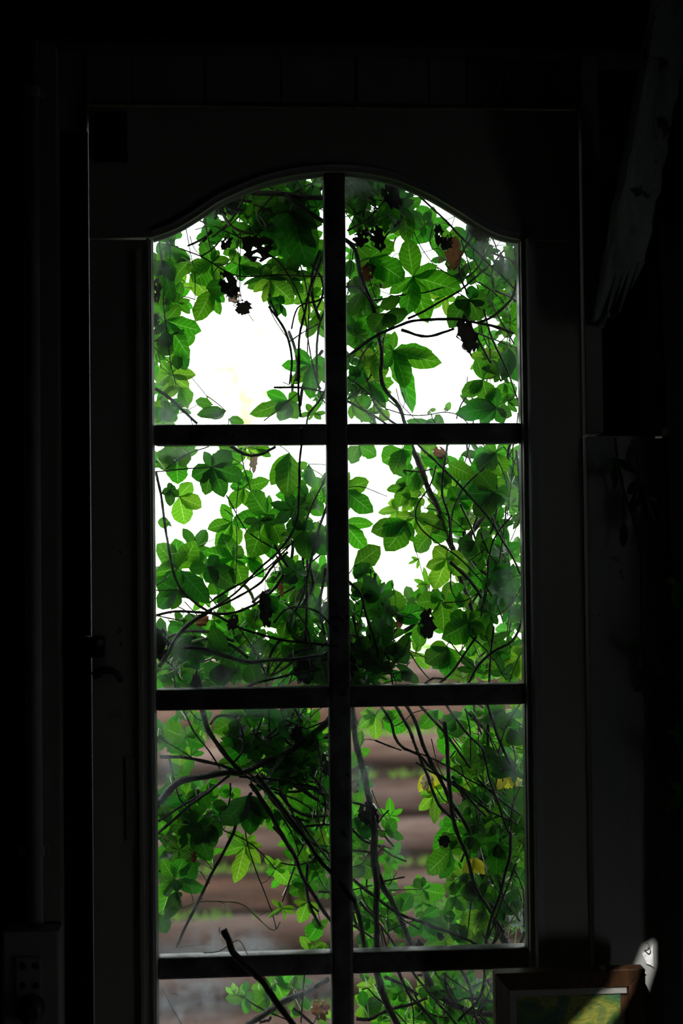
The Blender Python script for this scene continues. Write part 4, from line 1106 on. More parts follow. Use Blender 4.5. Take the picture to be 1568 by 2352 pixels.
# traced leaves: crop depth tint | joint : leaflet tips with widths
LEAVES = '''
1 .07 n|175,1205:462,1300,130;360,1515,135;290,1090,110;95,1290,110;80,1480,100
1 .12 n|265,1060:300,890,70;375,1045,45;375,1150,60;215,960,55
1 .08 n|545,745:465,572,120;600,640,60;690,712,75;640,880,110;400,900,180;340,800,110
1 .12 n|372,715:225,885,115;220,635,90;160,700,80
1 .14 y|370,840:495,1000,130;520,860,100
1 .08 n|545,955:422,1215,135;610,1168,80;650,1060,70
1 .05 d|700,930:497,955,120
1 .10 y|1010,880:870,970,70;965,1070,85;1195,1075,150;1225,825,70;1080,765,75;975,770,60
1 .11 y|1318,1010:1195,1065,75;1440,960,75;1425,860,85;1300,900,65;1450,1125,95;1265,1255,85
1 .05 d|1175,330:1310,790,210;1395,612,165;1425,455,130;1045,445,115;1018,310,80;1290,220,90
1 .10 n|1335,1560:1098,1575,90;1210,1435,85;1183,1715,85;1330,1835,110;1450,1665,75;1450,1510,85
1 .09 n|1155,1845:853,1968,105;982,1775,85;1050,1935,70;1100,2015,115;1230,1995,115;1245,1790,85
1 .10 y|212,1640:417,1628,95;268,1448,85;92,1700,95;140,1540,90;360,1755,115;170,1810,85
1 .08 y|290,1740:378,1890,115;150,1810,75;355,1915,65
1 .06 d|222,1355:138,1490,110;100,1400,90
1 .08 d|265,1465:355,1590,105;270,1600,80
1 .06 n|550,1880:412,1850,75
1 .06 d|655,1930:425,1952,85;530,1990,60
1 .05 n|680,1995:798,2032,75
1 .05 d|150,720:228,1065,115;242,890,95;90,850,105
1 .06 n|195,1010:150,1150,75;90,1085,65;185,1090,60
1 .13 n|560,520:418,552,90;600,598,110;540,600,65;500,430,95;650,430,90
1 .13 n|870,520:1000,460,75;900,390,65;965,565,140;815,470,85;760,420,70
1 .13 n|1000,425:1062,470,50;985,385,50;1035,395,45;940,480,50
1 .14 n|1200,150:1215,250,55;1290,130,70;1130,110,80;1330,190,60;1160,60,60
1 .12 n|1440,640:1310,790,115;1380,560,90;1330,880,110;1440,800,120
1 .12 n|760,760:640,840,100;850,720,90;690,640,85;800,900,90;880,830,90
1 .14 n|880,840:980,920,80;1010,800,85;900,760,80
1 .13 d|1080,560:1190,690,130;1000,700,120;1180,480,100;960,620,120
1 .13 n|1150,930:1230,980,80;1160,1010,70;1230,870,70;1080,1020,90
1 .08 d|1060,1020:1010,1100,90;1130,1060,60
1 .08 d|1090,1070:1075,1165,55;1140,1180,40
1 .14 n|1390,1150:1310,1360,80;1440,1250,60;1230,1200,50
1 .14 n|250,560:100,640,100;160,560,80;270,480,80;130,700,90
1 .13 n|690,640:640,680,55;740,680,60;720,600,50
1 .05 d|150,1300:210,1420,100;90,1250,90
1 .06 d|160,1910:240,2010,100;95,1990,110;200,1850,70
2 .08 n|655,855:618,545,155;850,772,100;1050,960,175;775,1232,155;605,1175,145;468,995,85
2 .07 n|310,705:505,570,120;603,895,190;440,905,140;205,620,95;250,800,90
2 .09 n|590,292:422,420,115;602,575,125;722,465,105;722,238,85;500,300,65
2 .12 n|802,410:618,600,155;690,285,100;950,445,90;828,665,75;815,300,70
2 .09 n|495,1445:885,1562,145;805,1455,115;612,1740,150;685,1948,120;425,1600,75;505,1290,65;410,1420,70
2 .13 y|905,1010:768,1000,55;1003,1042,50;788,1128,65;932,1172,55
2 .06 d|1110,1040:925,1250,155;1205,1205,165;1245,1025,115;1135,925,95;990,1085,110
2 .13 n|1185,1250:1135,1405,105;1230,1300,80
2 .09 n|1215,1680:1048,1812,115;1163,1498,95;1305,1550,115;1265,1870,135;1100,1790,80
2 .07 d|1325,1905:1068,1865,95;1000,1950,135;1170,2005,125;1375,2025,95;1290,1735,115;1455,1965,85
2 .12 y|1275,1510:1105,1592,55;1108,1475,65;1220,1425,65;1372,1418,75;1392,1545,75
2 .12 y|1412,1235:1338,1198,45;1330,1255,50;1382,1345,50;1418,1148,50;1492,1180,50;1492,1262,50
2 .11 n|1395,1030:1358,955,50;1288,1055,60;1330,1115,60;1402,1000,50
2 .10 n|1262,790:1335,860,95;1180,905,105;1120,770,85;1220,700,70
2 .09 d|1080,850:925,800,100;1070,755,80;1160,900,80;980,880,80
2 .09 n|205,1330:305,1290,65;138,1405,65;255,1445,75;125,1245,55;212,1218,55
2 .11 y|352,1475:285,1710,135;392,1695,130;198,1490,95;440,1400,80
2 .08 n|300,1705:455,1860,115;230,1760,70;440,1910,80
2 .05 d|150,1640:300,1650,125;230,1590,100
2 .11 y|390,1930:468,1998,85;340,1870,70
2 .10 n|245,1800:300,1885,65;180,1905,55;300,1760,55;200,1740,50
2 .09 d|260,965:125,900,105;195,850,95;148,1175,115;305,1185,75
2 .06 d|385,1100:558,1030,95;300,1140,90
2 .05 d|430,1150:618,1195,135;330,1300,145;500,1260,110
2 .13 n|185,290:122,345,65;210,230,60
2 .12 n|250,380:295,505,80;165,460,75;320,330,80;140,520,75
2 .12 n|380,780:440,910,120;300,930,120;420,700,70
2 .11 n|150,720:200,900,110;130,860,90
2 .08 y|930,1930:950,1858,45;910,1900,30
2 .08 y|790,1925:840,1918,30;775,1960,22
2 .05 n|840,2040:890,1965,85;760,2010,60;600,2010,70
2 .12 n|1440,880:1370,820,80;1460,960,80;1350,900,80
2 .11 d|1200,620:1090,620,80;1250,560,80;1180,520,80
2 .12 n|1420,740:1470,880,80;1390,840,70;1450,620,80
2 .12 n|1400,1480:1480,1620,80;1350,1640,90;1480,1460,70
2 .07 d|1420,1430:1390,1680,120;1490,1700,120
2 .12 n|1390,1700:1340,1830,90;1460,1790,90
2 .12 n|150,1220:280,1260,70;130,1300,60;180,1130,80
3 .08 d|545,255:700,115,125;812,332,135;652,492,125;495,488,115;382,330,135;490,130,75
3 .11 n|800,417:1008,365,95;688,400,75;698,592,105;872,600,100;830,320,65
3 .07 n|1165,140:1140,508,180;1015,400,125
3 .09 n|992,640:842,445,155;702,705,135;858,978,205;1105,862,145;1002,475,55;1175,645,115
3 .11 n|705,695:507,742,95;618,550,85;573,908,105;768,880,95
3 .10 n|720,985:628,790,140;488,928,115;488,1165,125;805,1208,135;845,1000,75;790,885,95
3 .08 d|512,1050:605,965,90;362,1072,95;575,1190,110;728,1222,165
3 .10 n|275,1062:432,868,165;105,870,140;105,1095,135;262,830,140;200,1230,130
3 .10 y|285,490:463,578,115;322,718,145;383,376,105
3 .06 d|222,432:282,490,55;195,378,45;200,570,75;148,470,60;250,400,40
3 .11 n|270,180:268,398,150;118,135,125;385,200,105;340,105,105;110,260,120
3 .12 n|1320,490:1088,595,135;1250,620,115;1190,400,85;1200,325,75;1040,470,95;1420,650,115
3 .13 n|1190,275:1312,218,65;1280,330,70
3 .13 n|1320,230:1345,420,80;1290,400,70
3 .04 d|930,683:798,690,60;1068,702,58;903,762,42;1055,638,45;930,640,30
3 .06 d|1290,760:1130,730,140;1305,990,175;1200,640,100;1340,680,90
3 .06 d|1350,780:1475,960,120;1440,860,110;1290,880,150
3 .11 n|600,1270:662,1212,105;528,1180,90;612,1345,95;690,1395,90
3 .11 n|640,1425:732,1388,95;792,1505,85;600,1380,80
3 .10 n|965,1405:838,1535,145;850,1418,115
3 .06 d|960,1280:1050,1555,155;1060,1420,120
3 .10 n|1140,1490:1045,1462,95;1105,1625,130;1205,1590,100;1215,1438,105;1060,1340,85;1250,1570,95
3 .07 d|270,1230:95,1175,155;105,1375,130;232,1395,95;355,1240,105;440,1290,85
3 .09 n|320,1520:193,1545,85;290,1480,80;370,1470,70
3 .09 n|560,1480:645,1575,110;500,1560,90;600,1450,80
3 .09 n|520,1660:705,1712,100;650,1600,85;540,1780,90
3 .10 n|720,1610:872,1642,85;695,1645,65;800,1572,65;760,1690,70
3 .09 n|990,1645:1102,1705,120;1020,1785,100;880,1700,85
3 .08 n|850,1820:888,1992,135
3 .08 n|760,1830:815,1958,110;700,1900,90
3 .07 d|612,1830:498,1925,145;680,1965,135;735,1905,125;630,2010,155
3 .10 n|260,1900:400,1965,110;480,1930,90;340,1990,80
3 .12 n|960,1900:1020,1980,80;900,1990,90;1000,1860,60
3 .06 d|300,1085:518,1342,140;240,1200,110
3 .05 d|540,1520:660,1740,110
3 .06 d|400,1600:250,1780,140;340,1820,180;520,1760,120
3 .12 n|400,920:440,1030,110;500,1000,90
3 .12 n|780,350:870,300,90;740,380,60
3 .12 n|960,700:1130,740,100;1060,860,110;900,960,110;1040,1000,120
3 .12 n|830,980:950,1060,120;900,940,100;960,1140,90
3 .12 n|1040,1180:980,1190,80;1070,1110,70;1010,1130,60
3 .08 d|1200,1080:1130,1190,120;1230,1240,130;1100,1090,110
3 .12 n|1080,1330:1140,1400,100;1050,1300,70;1120,1260,90
3 .10 n|1330,1420:1390,1490,110;1240,1460,100;1300,1360,90
3 .11 n|700,130:780,170,60;600,90,70
3 .12 n|900,110:1010,100,80;1020,170,60;860,60,70
3 .07 d|1200,1720:1100,1760,120;1300,1690,110;1260,1850,120
3 .12 n|210,700:110,700,80;190,720,50
4 .10 n|90,430:312,380,125;338,622,140;148,600,65;150,290,50
4 .10 n|100,700:337,702,85;282,922,125
4 .07 n|185,1040:402,903,145;272,1140,105;347,1090,75;392,1172,85
4 .10 n|225,85:372,158,115;138,215,115
4 .09 n|572,110:412,218,155;492,322,125;618,240,95;652,112,115
4 .11 n|598,405:618,318,65;438,440,65;518,368,38;545,575,115;540,400,60
4 .10 y|690,502:568,468,62;565,605,72;702,428,52;622,560,60;690,610,60;740,560,60
4 .09 y|675,655:518,640,75;580,798,95;640,600,60;702,560,60;795,795,125;872,682,95
4 .08 n|600,685:318,778,135;395,792,125;455,942,175;650,850,75
4 .11 n|800,780:662,928,135;925,832,115;872,728,65
4 .10 n|1025,522:952,408,105;1122,338,115;930,572,95;1055,655,120;1135,522,115
4 .09 y|925,988:828,888,125;758,1058,95;825,1233,145;1090,1105,130;1062,978,115;965,940,80
4 .09 n|935,225:1147,327,125;720,200,95;840,180,90
4 .09 n|1320,140:1135,190,135;1180,292,145;1372,332,145;1402,110,95;1230,62,85;1105,295,110
4 .05 d|1300,450:1085,485,165;1190,285,155;1150,655,155;1422,502,135;1335,582,125
4 .12 n|1280,690:1362,558,115;1340,680,90
4 .08 n|500,1442:265,1362,165;508,1240,155;765,1405,140;702,1492,85
4 .08 n|880,1320:688,1342,140;905,1562,155;985,1380,65;800,1262,105
4 .06 n|1100,1500:948,1430,125;1090,1388,75;1222,1432,115;910,1645,185;1092,1705,115;1242,1662,115;1232,1578,95
4 .08 n|928,1690:758,1832,150;830,1875,145;795,1692,85;985,1870,130;940,1950,130
4 .11 y|700,990:640,975,25;690,1072,25;612,1032,22
4 .11 y|765,1190:742,1055,38;660,1155,35;805,1160,35;680,1210,35
4 .11 y|680,1735:665,1625,45;785,1875,85;608,1782,55;720,1680,40
4 .05 d|250,1290:412,1345,120;330,1235,105;385,1290,95;180,1180,105;150,1270,80
4 .04 d|260,1120:240,1020,120;385,1280,100;180,1090,90
4 .08 n|1370,1285:1240,1330,100;1290,1420,110;1372,1372,100;1260,1240,90
4 .08 y|1502,1770:1408,1935,145;1530,1955,140;1458,1685,85;1540,1690,90
4 .12 n|1200,1100:1150,1240,120;1240,1060,95;1290,1150,110;1160,1060,90
4 .12 y|1330,1050:1380,1180,130;1300,1160,100;1430,1000,110;1420,1090,100
4 .12 y|1350,1250:1430,1320,120;1400,1420,120;1300,1350,110
4 .12 n|850,300:970,350,130;880,440,110;800,330,90;950,430,110
4 .12 n|1040,720:1120,690,110;960,640,100;1000,800,110;1080,640,90
4 .12 n|680,300:640,460,110;720,280,80;700,440,90
4 .12 n|840,640:880,690,100;760,660,90;820,760,110;930,760,100
4 .06 d|1150,850:1010,870,120;1290,800,160;1060,960,120
4 .12 n|1030,1260:960,1390,130;1060,1380,110;1000,1180,100
4 .12 n|730,1270:640,1280,50;680,1310,45;720,1200,30
4 .09 n|720,1480:800,1620,120;710,1710,110
4 .04 d|400,1590:500,1600,140;320,1480,130;280,1600,150;420,1690,140
4 .04 d|520,1660:640,1700,160;600,1820,130;480,1800,130;430,1730,120
4 .04 d|560,1890:640,1960,80;710,1980,70;500,1960,100;590,1830,90;660,1890,60
4 .03 d|300,1720:180,1700,140;230,1850,140;400,1830,150;350,1900,130
4 .10 n|420,1340:300,1300,110;390,1400,100
4 .12 n|1430,1160:1500,1250,110;1390,1250,100;1480,1060,100
4 .12 n|1150,1830:1240,1830,100;1200,1930,110;1120,1880,80
4 .08 d|1330,1700:1390,1830,110;1270,1800,110;1420,1700,90
5 .09 y|812,1192:745,1502,115;603,1255,72;668,1085,95;795,1093,42;888,1105,62;950,1190,52;932,1338,78
5 .06 d|835,790:635,1042,165;850,1108,150;932,1028,150;1002,980,100
5 .07 d|402,1030:632,1095,175;540,1312,150;205,1005,155;345,905,125;300,1180,150
5 .06 n|247,1450:115,1545,155;125,1725,155;325,1300,130;140,1310,95
5 .05 d|250,1470:492,1562,95
5 .06 d|290,1470:425,1340,115
5 .07 n|332,322:155,250,155;442,230,95;205,455,115;495,385,95
5 .10 y|265,395:300,558,130;370,480,90
5 .08 n|795,150:560,275,125;742,345,155;942,205,125;882,128,65;610,120,75;720,130,75
5 .10 n|692,745:598,792,85;772,805,85;620,728,65;680,820,70
5 .10 n|1310,1330:1248,1228,72;1240,1372,72;1392,1258,72;1422,1345,92;1258,1425,82;1392,1435,92
5 .09 y|1050,1382:972,1268,52;1078,1298,58;998,1340,38;1172,1492,105;1145,1358,72
5 .09 n|1300,1505:1162,1578,105;1180,1475,75;1270,1560,70
5 .08 y|1312,1640:1202,1642,55;1240,1535,45;1250,1815,95;1392,1745,75
5 .08 n|1412,1800:1322,1955,125;1455,1845,85;1350,1830,80
5 .08 y|1340,2035:1255,1920,65;1482,2002,90
5 .05 y|1105,1692:1022,1628,38;1212,1735,38;1212,1692,32;990,1772,27;1142,1790,22;1080,1640,26
5 .04 d|672,882:552,845,65;570,900,40
5 .05 d|120,1740:172,1895,125
5 .05 n|130,1000:255,905,150;110,860,130;170,1110,120
5 .07 d|470,1020:500,1150,110;580,1200,120;560,1110,90
5 .09 n|330,1340:380,1330,70;350,1230,70;420,1280,60
5 .09 n|640,210:720,300,110;640,330,80;560,180,80
5 .10 n|1180,180:1160,330,120;1300,200,90;1080,250,100
5 .10 n|1330,200:1400,100,80;1390,250,80;1250,220,80
5 .10 y|1420,300:1480,400,110;1390,360,90;1470,260,80
5 .06 d|850,380:940,490,140;740,400,130;800,330,120
5 .10 n|1250,600:1120,630,100;1340,590,80;1260,720,90;1170,540,80
5 .10 y|1300,640:1360,600,70;1240,560,60;1330,700,70
5 .10 n|1360,760:1340,880,110;1440,820,80;1290,720,80;1400,680,70
5 .10 n|1330,940:1250,1010,90;1400,900,100;1440,980,90;1300,860,90;1380,1040,90
5 .10 n|1050,900:1020,1080,110;1120,980,90;990,880,90;1100,1050,80
5 .10 y|960,860:1040,870,90;900,960,110;1000,1010,80
5 .10 n|1200,1060:1130,1060,70;1250,1180,90;1190,1220,90
5 .10 y|1420,1120:1380,1200,60;1470,1180,60;1440,1060,60;1360,1130,60
5 .09 n|1340,1480:1430,1420,90;1400,1540,90;1300,1410,80
5 .05 d|480,1060:420,1180,90;340,1060,100
5 .09 n|380,680:340,780,80;440,700,100;280,620,90
5 .07 d|430,740:520,890,100;400,830,90;360,860,90
5 .07 n|520,690:580,800,80;480,800,80;600,700,70
5 .05 d|270,1560:250,1460,80;180,1780,100;280,1620,60
5 .08 n|200,1760:150,1700,80;220,1680,70
6 .10 y|322,150:182,243,85;320,348,95;200,128,72;248,82,55;400,130,70
6 .11 n|370,175:562,265,120;470,140,90;540,120,70
6 .09 y|782,780:668,912,72;812,1018,85;678,782,62;862,708,62;902,840,72;738,718,52
6 .08 n|920,1228:722,1422,155;850,1462,115;1010,1200,110
6 .10 n|945,1005:800,1258,125;860,1000,80;1010,1090,90
6 .06 d|925,1228:868,1095,135;985,1120,80
6 .09 n|700,1540:882,1592,135;752,1478,42;740,1660,48;665,1568,42
6 .05 d|695,1530:633,1458,72;705,1440,40
6 .09 n|520,1718:492,1580,75;602,1570,125
6 .09 n|690,1772:832,1692,85;888,1855,135;655,1720,62;602,1925,95;802,1955,125
6 .07 n|398,1075:490,985,95;550,1135,62;470,1112,62;395,975,60;340,1115,60
6 .08 n|405,1320:480,1300,65;432,1425,55;350,1280,62;440,1260,40
6 .10 n|192,415:262,472,82;130,580,82;210,270,60
6 .10 n|202,690:305,712,65;130,705,65;175,900,85;190,640,60
6 .10 n|232,1350:138,1442,95;292,1455,105;282,1308,82;150,1340,70
6 .10 n|262,1600:302,1705,95;168,1650,85;372,1650,70;230,1560,70
6 .09 n|420,1780:480,1862,95;348,1772,82;432,1905,85;480,1760,60
6 .10 y|1200,1690:1058,1965,195;1232,1805,155;1118,1700,125;1110,1850,140
6 .09 n|960,1600:878,1722,65;942,1792,115;1042,1702,95;910,1590,100;1000,1480,80
6 .09 y|960,1440:930,1420,70;1010,1380,60;880,1440,70
6 .10 n|820,100:680,260,110;820,190,80
6 .10 n|880,280:810,280,100;870,460,110;950,300,100
6 .10 n|960,480:1000,500,90;930,580,100;920,500,80
6 .10 n|940,640:980,770,110;1010,690,90
6 .06 d|960,180:1000,330,140;870,240,130;940,120,110
6 .10 n|1080,120:1160,150,110;1100,190,100;1020,90,80
6 .10 n|1200,150:1290,190,110;1180,180,80;1230,90,80
6 .05 d|1420,160:1280,220,110;1480,110,90
6 .05 d|1400,250:1500,390,150;1370,400,120;1470,240,120
6 .10 n|1100,400:1010,440,100;1110,470,90;1190,380,100;1080,300,90
6 .10 n|1180,300:1290,260,90;1260,370,100;1170,380,80
6 .10 n|1250,420:1170,460,110;1310,450,100;1230,500,100
6 .09 n|1120,520:1060,630,120;1180,600,110;1160,700,120;1040,560,90
6 .10 y|1070,680:1140,690,80;1060,770,90;1010,640,80
6 .10 y|1450,450:1510,390,100;1500,470,100;1420,500,80
6 .06 d|1300,560:1400,540,120;1230,610,110;1320,660,120
6 .06 d|1180,760:1260,810,130;1150,850,120;1220,700,100
6 .10 n|1060,880:1010,960,100;1120,900,90;1100,1010,110;1040,820,80
6 .06 d|1080,1040:1090,1110,90;1060,1000,70
6 .07 n|1240,1010:1210,1120,110;1310,1040,100;1260,1100,90
6 .06 d|1090,1120:1040,1230,70;1120,1250,90
6 .05 d|1300,1180:1280,1440,140;1340,1290,120;1230,1260,110
6 .10 n|1290,1380:1340,1450,120;1240,1480,110;1390,1330,100
6 .10 y|1370,1310:1430,1300,90;1400,1400,90;1480,1440,90
6 .10 n|1270,1520:1330,1580,110;1210,1590,110;1350,1500,90
6 .06 d|1400,1640:1310,1700,120;1450,1740,130;1480,1620,100
6 .06 d|1050,1490:1120,1560,110;1090,1640,110;1000,1440,90;1040,1410,100
6 .09 n|950,1480:900,1580,100;960,1560,90;880,1520,80
6 .04 d|980,1880:1060,1900,100;930,1930,110;980,1820,110;1040,1960,100
6 .09 n|860,1760:960,1760,80;900,1850,90
6 .10 n|280,1780:190,1740,80;290,1900,90;180,1860,90;360,1780,80
6 .10 n|250,1940:190,2010,90;290,2010,80;160,1930,80
6 .10 n|550,1850:600,1940,90;500,1930,80;450,1850,80
6 .09 y|880,1950:840,2010,70;930,1990,70;700,2010,70
6 .10 n|490,2010:560,1990,60;420,2000,70
6 .05 d|180,1060:250,970,120;160,960,90;300,1100,110
6 .09 n|200,1200:140,1180,70;230,1260,90;270,1180,60
6 .08 n|260,560:200,640,70;190,780,60
6 .05 d|1090,790:1070,850,60;1040,790,40;1110,720,40
7 .06 n|735,512:583,512,72;806,482,62;698,400,52;735,622,52;757,582,32;690,470,50
7 .05 d|735,470:742,385,45
7 .06 y|655,480:588,430,32;640,395,32;675,425,28
7 .07 n|900,470:773,588,135;912,575,65;860,500,70
7 .08 n|950,400:1010,520,150;1050,340,130;990,340,90;900,420,90
7 .08 n|1080,350:1140,420,100;1110,370,80
7 .09 n|1145,500:1188,592,50;1160,575,40;1170,495,35
7 .09 y|1285,555:1212,560,60;1300,530,50
7 .09 y|1330,660:1252,685,70;1340,600,40
7 .06 n|940,600:885,622,40;960,640,40;930,570,40
7 .08 n|1060,600:1110,640,60;1070,570,40;1140,630,40
7 .08 y|1195,155:1130,68,60;1208,110,50
7 .08 y|1240,150:1330,150,70;1290,100,60
8 .08 y|60,470:230,560,140;100,590,170;170,380,120;20,380,90;170,620,100
8 .06 d|60,500:220,480,130;40,350,80
8 .07 n|355,380:255,390,80;330,495,110;420,445,70;300,330,70;390,310,60
8 .08 n|380,430:420,520,70;290,420,60;350,600,80
8 .06 d|620,385:520,355,85;700,330,80;735,410,70;670,490,70;610,330,40
8 .09 n|560,500:500,600,120;540,640,110;620,560,90;490,500,70
8 .09 y|520,470:590,470,60;500,520,50
8 .08 n|770,470:905,580,150;830,560,90;790,430,100
8 .09 n|760,250:735,330,70;795,235,60;810,300,70
8 .09 n|860,390:800,390,70;860,470,90;930,440,100;860,230,70
8 .09 y|1120,170:1110,220,60;1170,160,50;1090,260,60
8 .09 y|1150,350:1180,380,70;1100,330,70;1140,450,70;1020,390,70
8 .08 n|1110,480:1160,520,70;1030,480,70;1090,540,60
8 .08 n|650,560:710,640,90;600,640,90;690,540,70
8 .08 n|740,590:750,650,80;830,660,90;790,620,80
8 .09 n|1110,590:1170,640,80;1060,640,80
8 .09 n|60,230:20,240,50;90,270,60;100,220,40
8 .08 n|950,230:1000,260,80;880,260,80;970,330,90
'''
def place_leaflet(parent, j, t, w, tint):
    """one leaflet from joint j to tip t, w wide"""
    Y = t - j
    L = Y.length
    Y.normalize()
    view = ((j + t) / 2 - CAM).normalized()
    X = Y.cross(view).normalized()
    tilt = R.uniform(-.6, .6)
    X = (Matrix.Rotation(tilt, 3, Y) @ X).normalized()
    Z = X.cross(Y)
    if R.random() < .5:
        X, Z = -X, -Z
    wd_ = w / max(.8, math.cos(tilt))
    o = bpy.data.objects.new('leaflet', R.choice(LEAFLETS[TINT[tint]]))
    COL.objects.link(o)
    o.parent = parent
    mm = Matrix((X * wd_, Y * L, Z * (wd_ * .55 + L * .3))).transposed().to_4x4()
    mm.translation = j - off(parent)
    o.matrix_local = mm
    return o

def new_leaf(j, vid, sp, r, m, extra=None):
    """a leaf: its stalk from the joint j to the stem"""
    root = vines[vid]
    NLEAF[vid] += 1
    e = bpy.data.meshes.new('leaf')
    bm = bmesh.new()
    add_tube(bm, petiole_path(j, sp), r, r * 1.2, 4, 0.0)
    bmesh.ops.create_uvsphere(bm, u_segments=5, v_segments=4, radius=r * 1.6, matrix=Matrix.Translation(j))
    bmesh.ops.translate(bm, vec=-j, verts=bm.verts)
    bm.to_mesh(e)
    bm.free()
    e.materials.append(m)
    o = link('leaf', e, root)
    o.location = j - VB[vid]
    return o

for line in LEAVES.strip().splitlines():
    head, body = line.split('|')
    c, d, tint = head.split()
    c, d = int(c), float(d)
    js, tips = body.split(':')
    u, v = map(float, js.split(','))
    d += R.uniform(-.008, .012)
    j = P(*C(c, u, v), d)
    k = CROP[c][2] * 0.000705
    vid, sp = nearest_stem(j)
    lf = new_leaf(j, vid, sp, 0.0008, M['green_stem'])
    for tp in tips.split(';'):
        a, b, w = map(float, tp.split(','))
        L = math.hypot(a - u, b - v) * k
        dt = max(0.028, d + R.uniform(-.30, .35) * L)
        t = P(*C(c, a, b), dt)
        place_leaflet(lf, j, t, w * k * 1.20, tint)

# leaves farther out and in the thick of the tangle: five leaflets in one mesh each
def far_leaf(j, size, tint, ang):
    vid, sp = nearest_stem(j)
    NLEAF[vid] += 1
    bm = bmesh.new()
    L5 = R.choice((4, 5, 5, 6))
    nrm = Vector((R.gauss(0, .5), -1, R.gauss(0.2, .5))).normalized()
    e1 = nrm.cross(Vector((0, 0, 1))).normalized()
    e2 = nrm.cross(e1)
    for q in range(L5):
        a = ang + (q - (L5 - 1) / 2) * R.uniform(.95, 1.15)
        Y = (e1 * math.sin(a) + e2 * math.cos(a) + nrm * R.uniform(-.25, .1)).normalized()
        X = Y.cross(nrm).normalized()
        Z = X.cross(Y)
        ln = size * R.uniform(.75, 1.1) * (1 - 0.18 * abs(q - (L5 - 1) / 2))
        w = ln * R.uniform(.42, .58)
        src = R.choice(LEAFLETS[TINT[tint]])
        mm = Matrix((X * w, Y * ln, Z * ln * .45)).transposed().to_4x4()
        n0 = len(bm.verts)
        bm.from_mesh(src)
        bm.verts.ensure_lookup_table()
        for vv in bm.verts[n0:]:
            vv.co = mm @ vv.co
            if j.y + vv.co.y < 0.03:
                vv.co.y = 0.03 - j.y
    L = (sp - j).length
    end = sp if L < .14 else j + (sp - j) * (.14 / L)
    nf = len(bm.faces)
    add_tube(bm, [p - j for p in petiole_path(j, end)], 0.0008, 0.001, 3, 0)
    bm.faces.ensure_lookup_table()
    for f in bm.faces[nf:]:
        f.material_index = 1
    me = bpy.data.meshes.new('leaf')
    bm.to_mesh(me)
    bm.free()
    me.materials.append(M[TINT[tint]])
    me.materials.append(M['green_stem'])
    o = link('leaf', me, vines[vid])
    o.location = j - VB[vid]

# x0 y0 x1 y1 count depth0 depth1 leaflet length in px, tints
FILL = '''
470 405 745 500 22 .06 .20 62 ddnn
450 450 640 560 16 .08 .24 60 ddnn
600 520 745 640 11 .08 .22 66 ddn
795 420 1010 520 12 .06 .22 62 ddn
1020 470 1120 600 6 .08 .2 52 dn
355 560 400 980 7 .08 .25 56 ndd
1130 600 1195 970 9 .06 .22 54 ndd
795 640 860 970 14 .08 .24 56 ndd
1080 1030 1200 1560 28 .05 .2 58 ddn
640 1150 755 1570 19 .06 .2 56 ddn
360 1440 560 1575 14 .06 .2 56 ddn
540 1640 755 1780 22 .05 .18 56 ddd
690 1780 760 2050 14 .06 .2 50 ddn
365 1830 480 2000 14 .05 .16 54 ddn
1060 1640 1205 2165 56 .05 .2 52 ddn
1000 2250 1140 2352 12 .05 .16 46 ddn
600 430 745 640 12 .12 .26 70 ddn
795 405 960 480 14 .05 .20 60 ddn
355 560 420 760 7 .12 .25 60 nny
360 770 430 970 7 .14 .26 62 nyn
690 640 745 960 6 .14 .30 55 nny
800 540 880 960 18 .12 .30 60 nnd
1060 560 1190 760 14 .14 .30 55 nnd
1090 480 1185 600 8 .10 .22 55 nd
1080 760 1195 970 9 .12 .28 58 nnd
360 1030 460 1110 3 .14 .26 60 nn
500 1030 750 1070 3 .14 .28 55 nny
640 1060 752 1330 9 .14 .30 62 nnd
360 1230 500 1380 7 .14 .28 60 nnd
620 1310 755 1570 28 .12 .32 56 nndd
365 1420 600 1575 26 .12 .30 58 nndd
900 1030 1060 1180 10 .18 .34 60 nny
1040 1030 1200 1290 18 .16 .36 60 nny
1040 1290 1200 1560 30 .14 .36 60 nnyd
800 1340 900 1570 22 .05 .22 52 ddd
690 1470 900 1580 26 .04 .20 45 ddd
900 1380 1040 1480 6 .16 .28 58 nn
540 1640 755 1760 26 .12 .30 58 nnyd
365 1650 480 1800 7 .12 .22 55 nnd
365 1810 520 2010 18 .10 .24 55 ndd
640 1760 760 2020 26 .14 .32 52 nnyd
590 1690 740 1800 24 .03 .10 45 dd
700 1480 900 1578 24 .03 .09 42 dd
1040 1630 1205 1800 24 .14 .34 56 nnyd
1080 1790 1205 2000 30 .12 .34 52 nndd
1040 1900 1205 2165 34 .12 .34 55 nnyd
810 1840 900 2000 9 .12 .26 45 nnd
810 2000 900 2170 12 .12 .28 50 nny
960 2050 1060 2165 8 .14 .26 50 nny
820 2235 940 2352 10 .12 .24 45 nny
940 2250 1140 2352 18 .12 .30 48 nny
590 2240 700 2300 3 .14 .22 45 nn
'''
for line in FILL.strip().splitlines():
    x0, y0, x1, y1, n, d0, d1, s, tt = line.split()
    x0, y0, x1, y1, d0, d1, s = map(float, (x0, y0, x1, y1, d0, d1, s))
    for k in range(int(n)):
        d = R.uniform(d0, d1)
        far_leaf(P(R.uniform(x0, x1), R.uniform(y0, y1), d), s * .0007 * R.uniform(.8, 1.2) * (1 + d * .3), R.choice(tt), R.gauss(math.pi, .9))

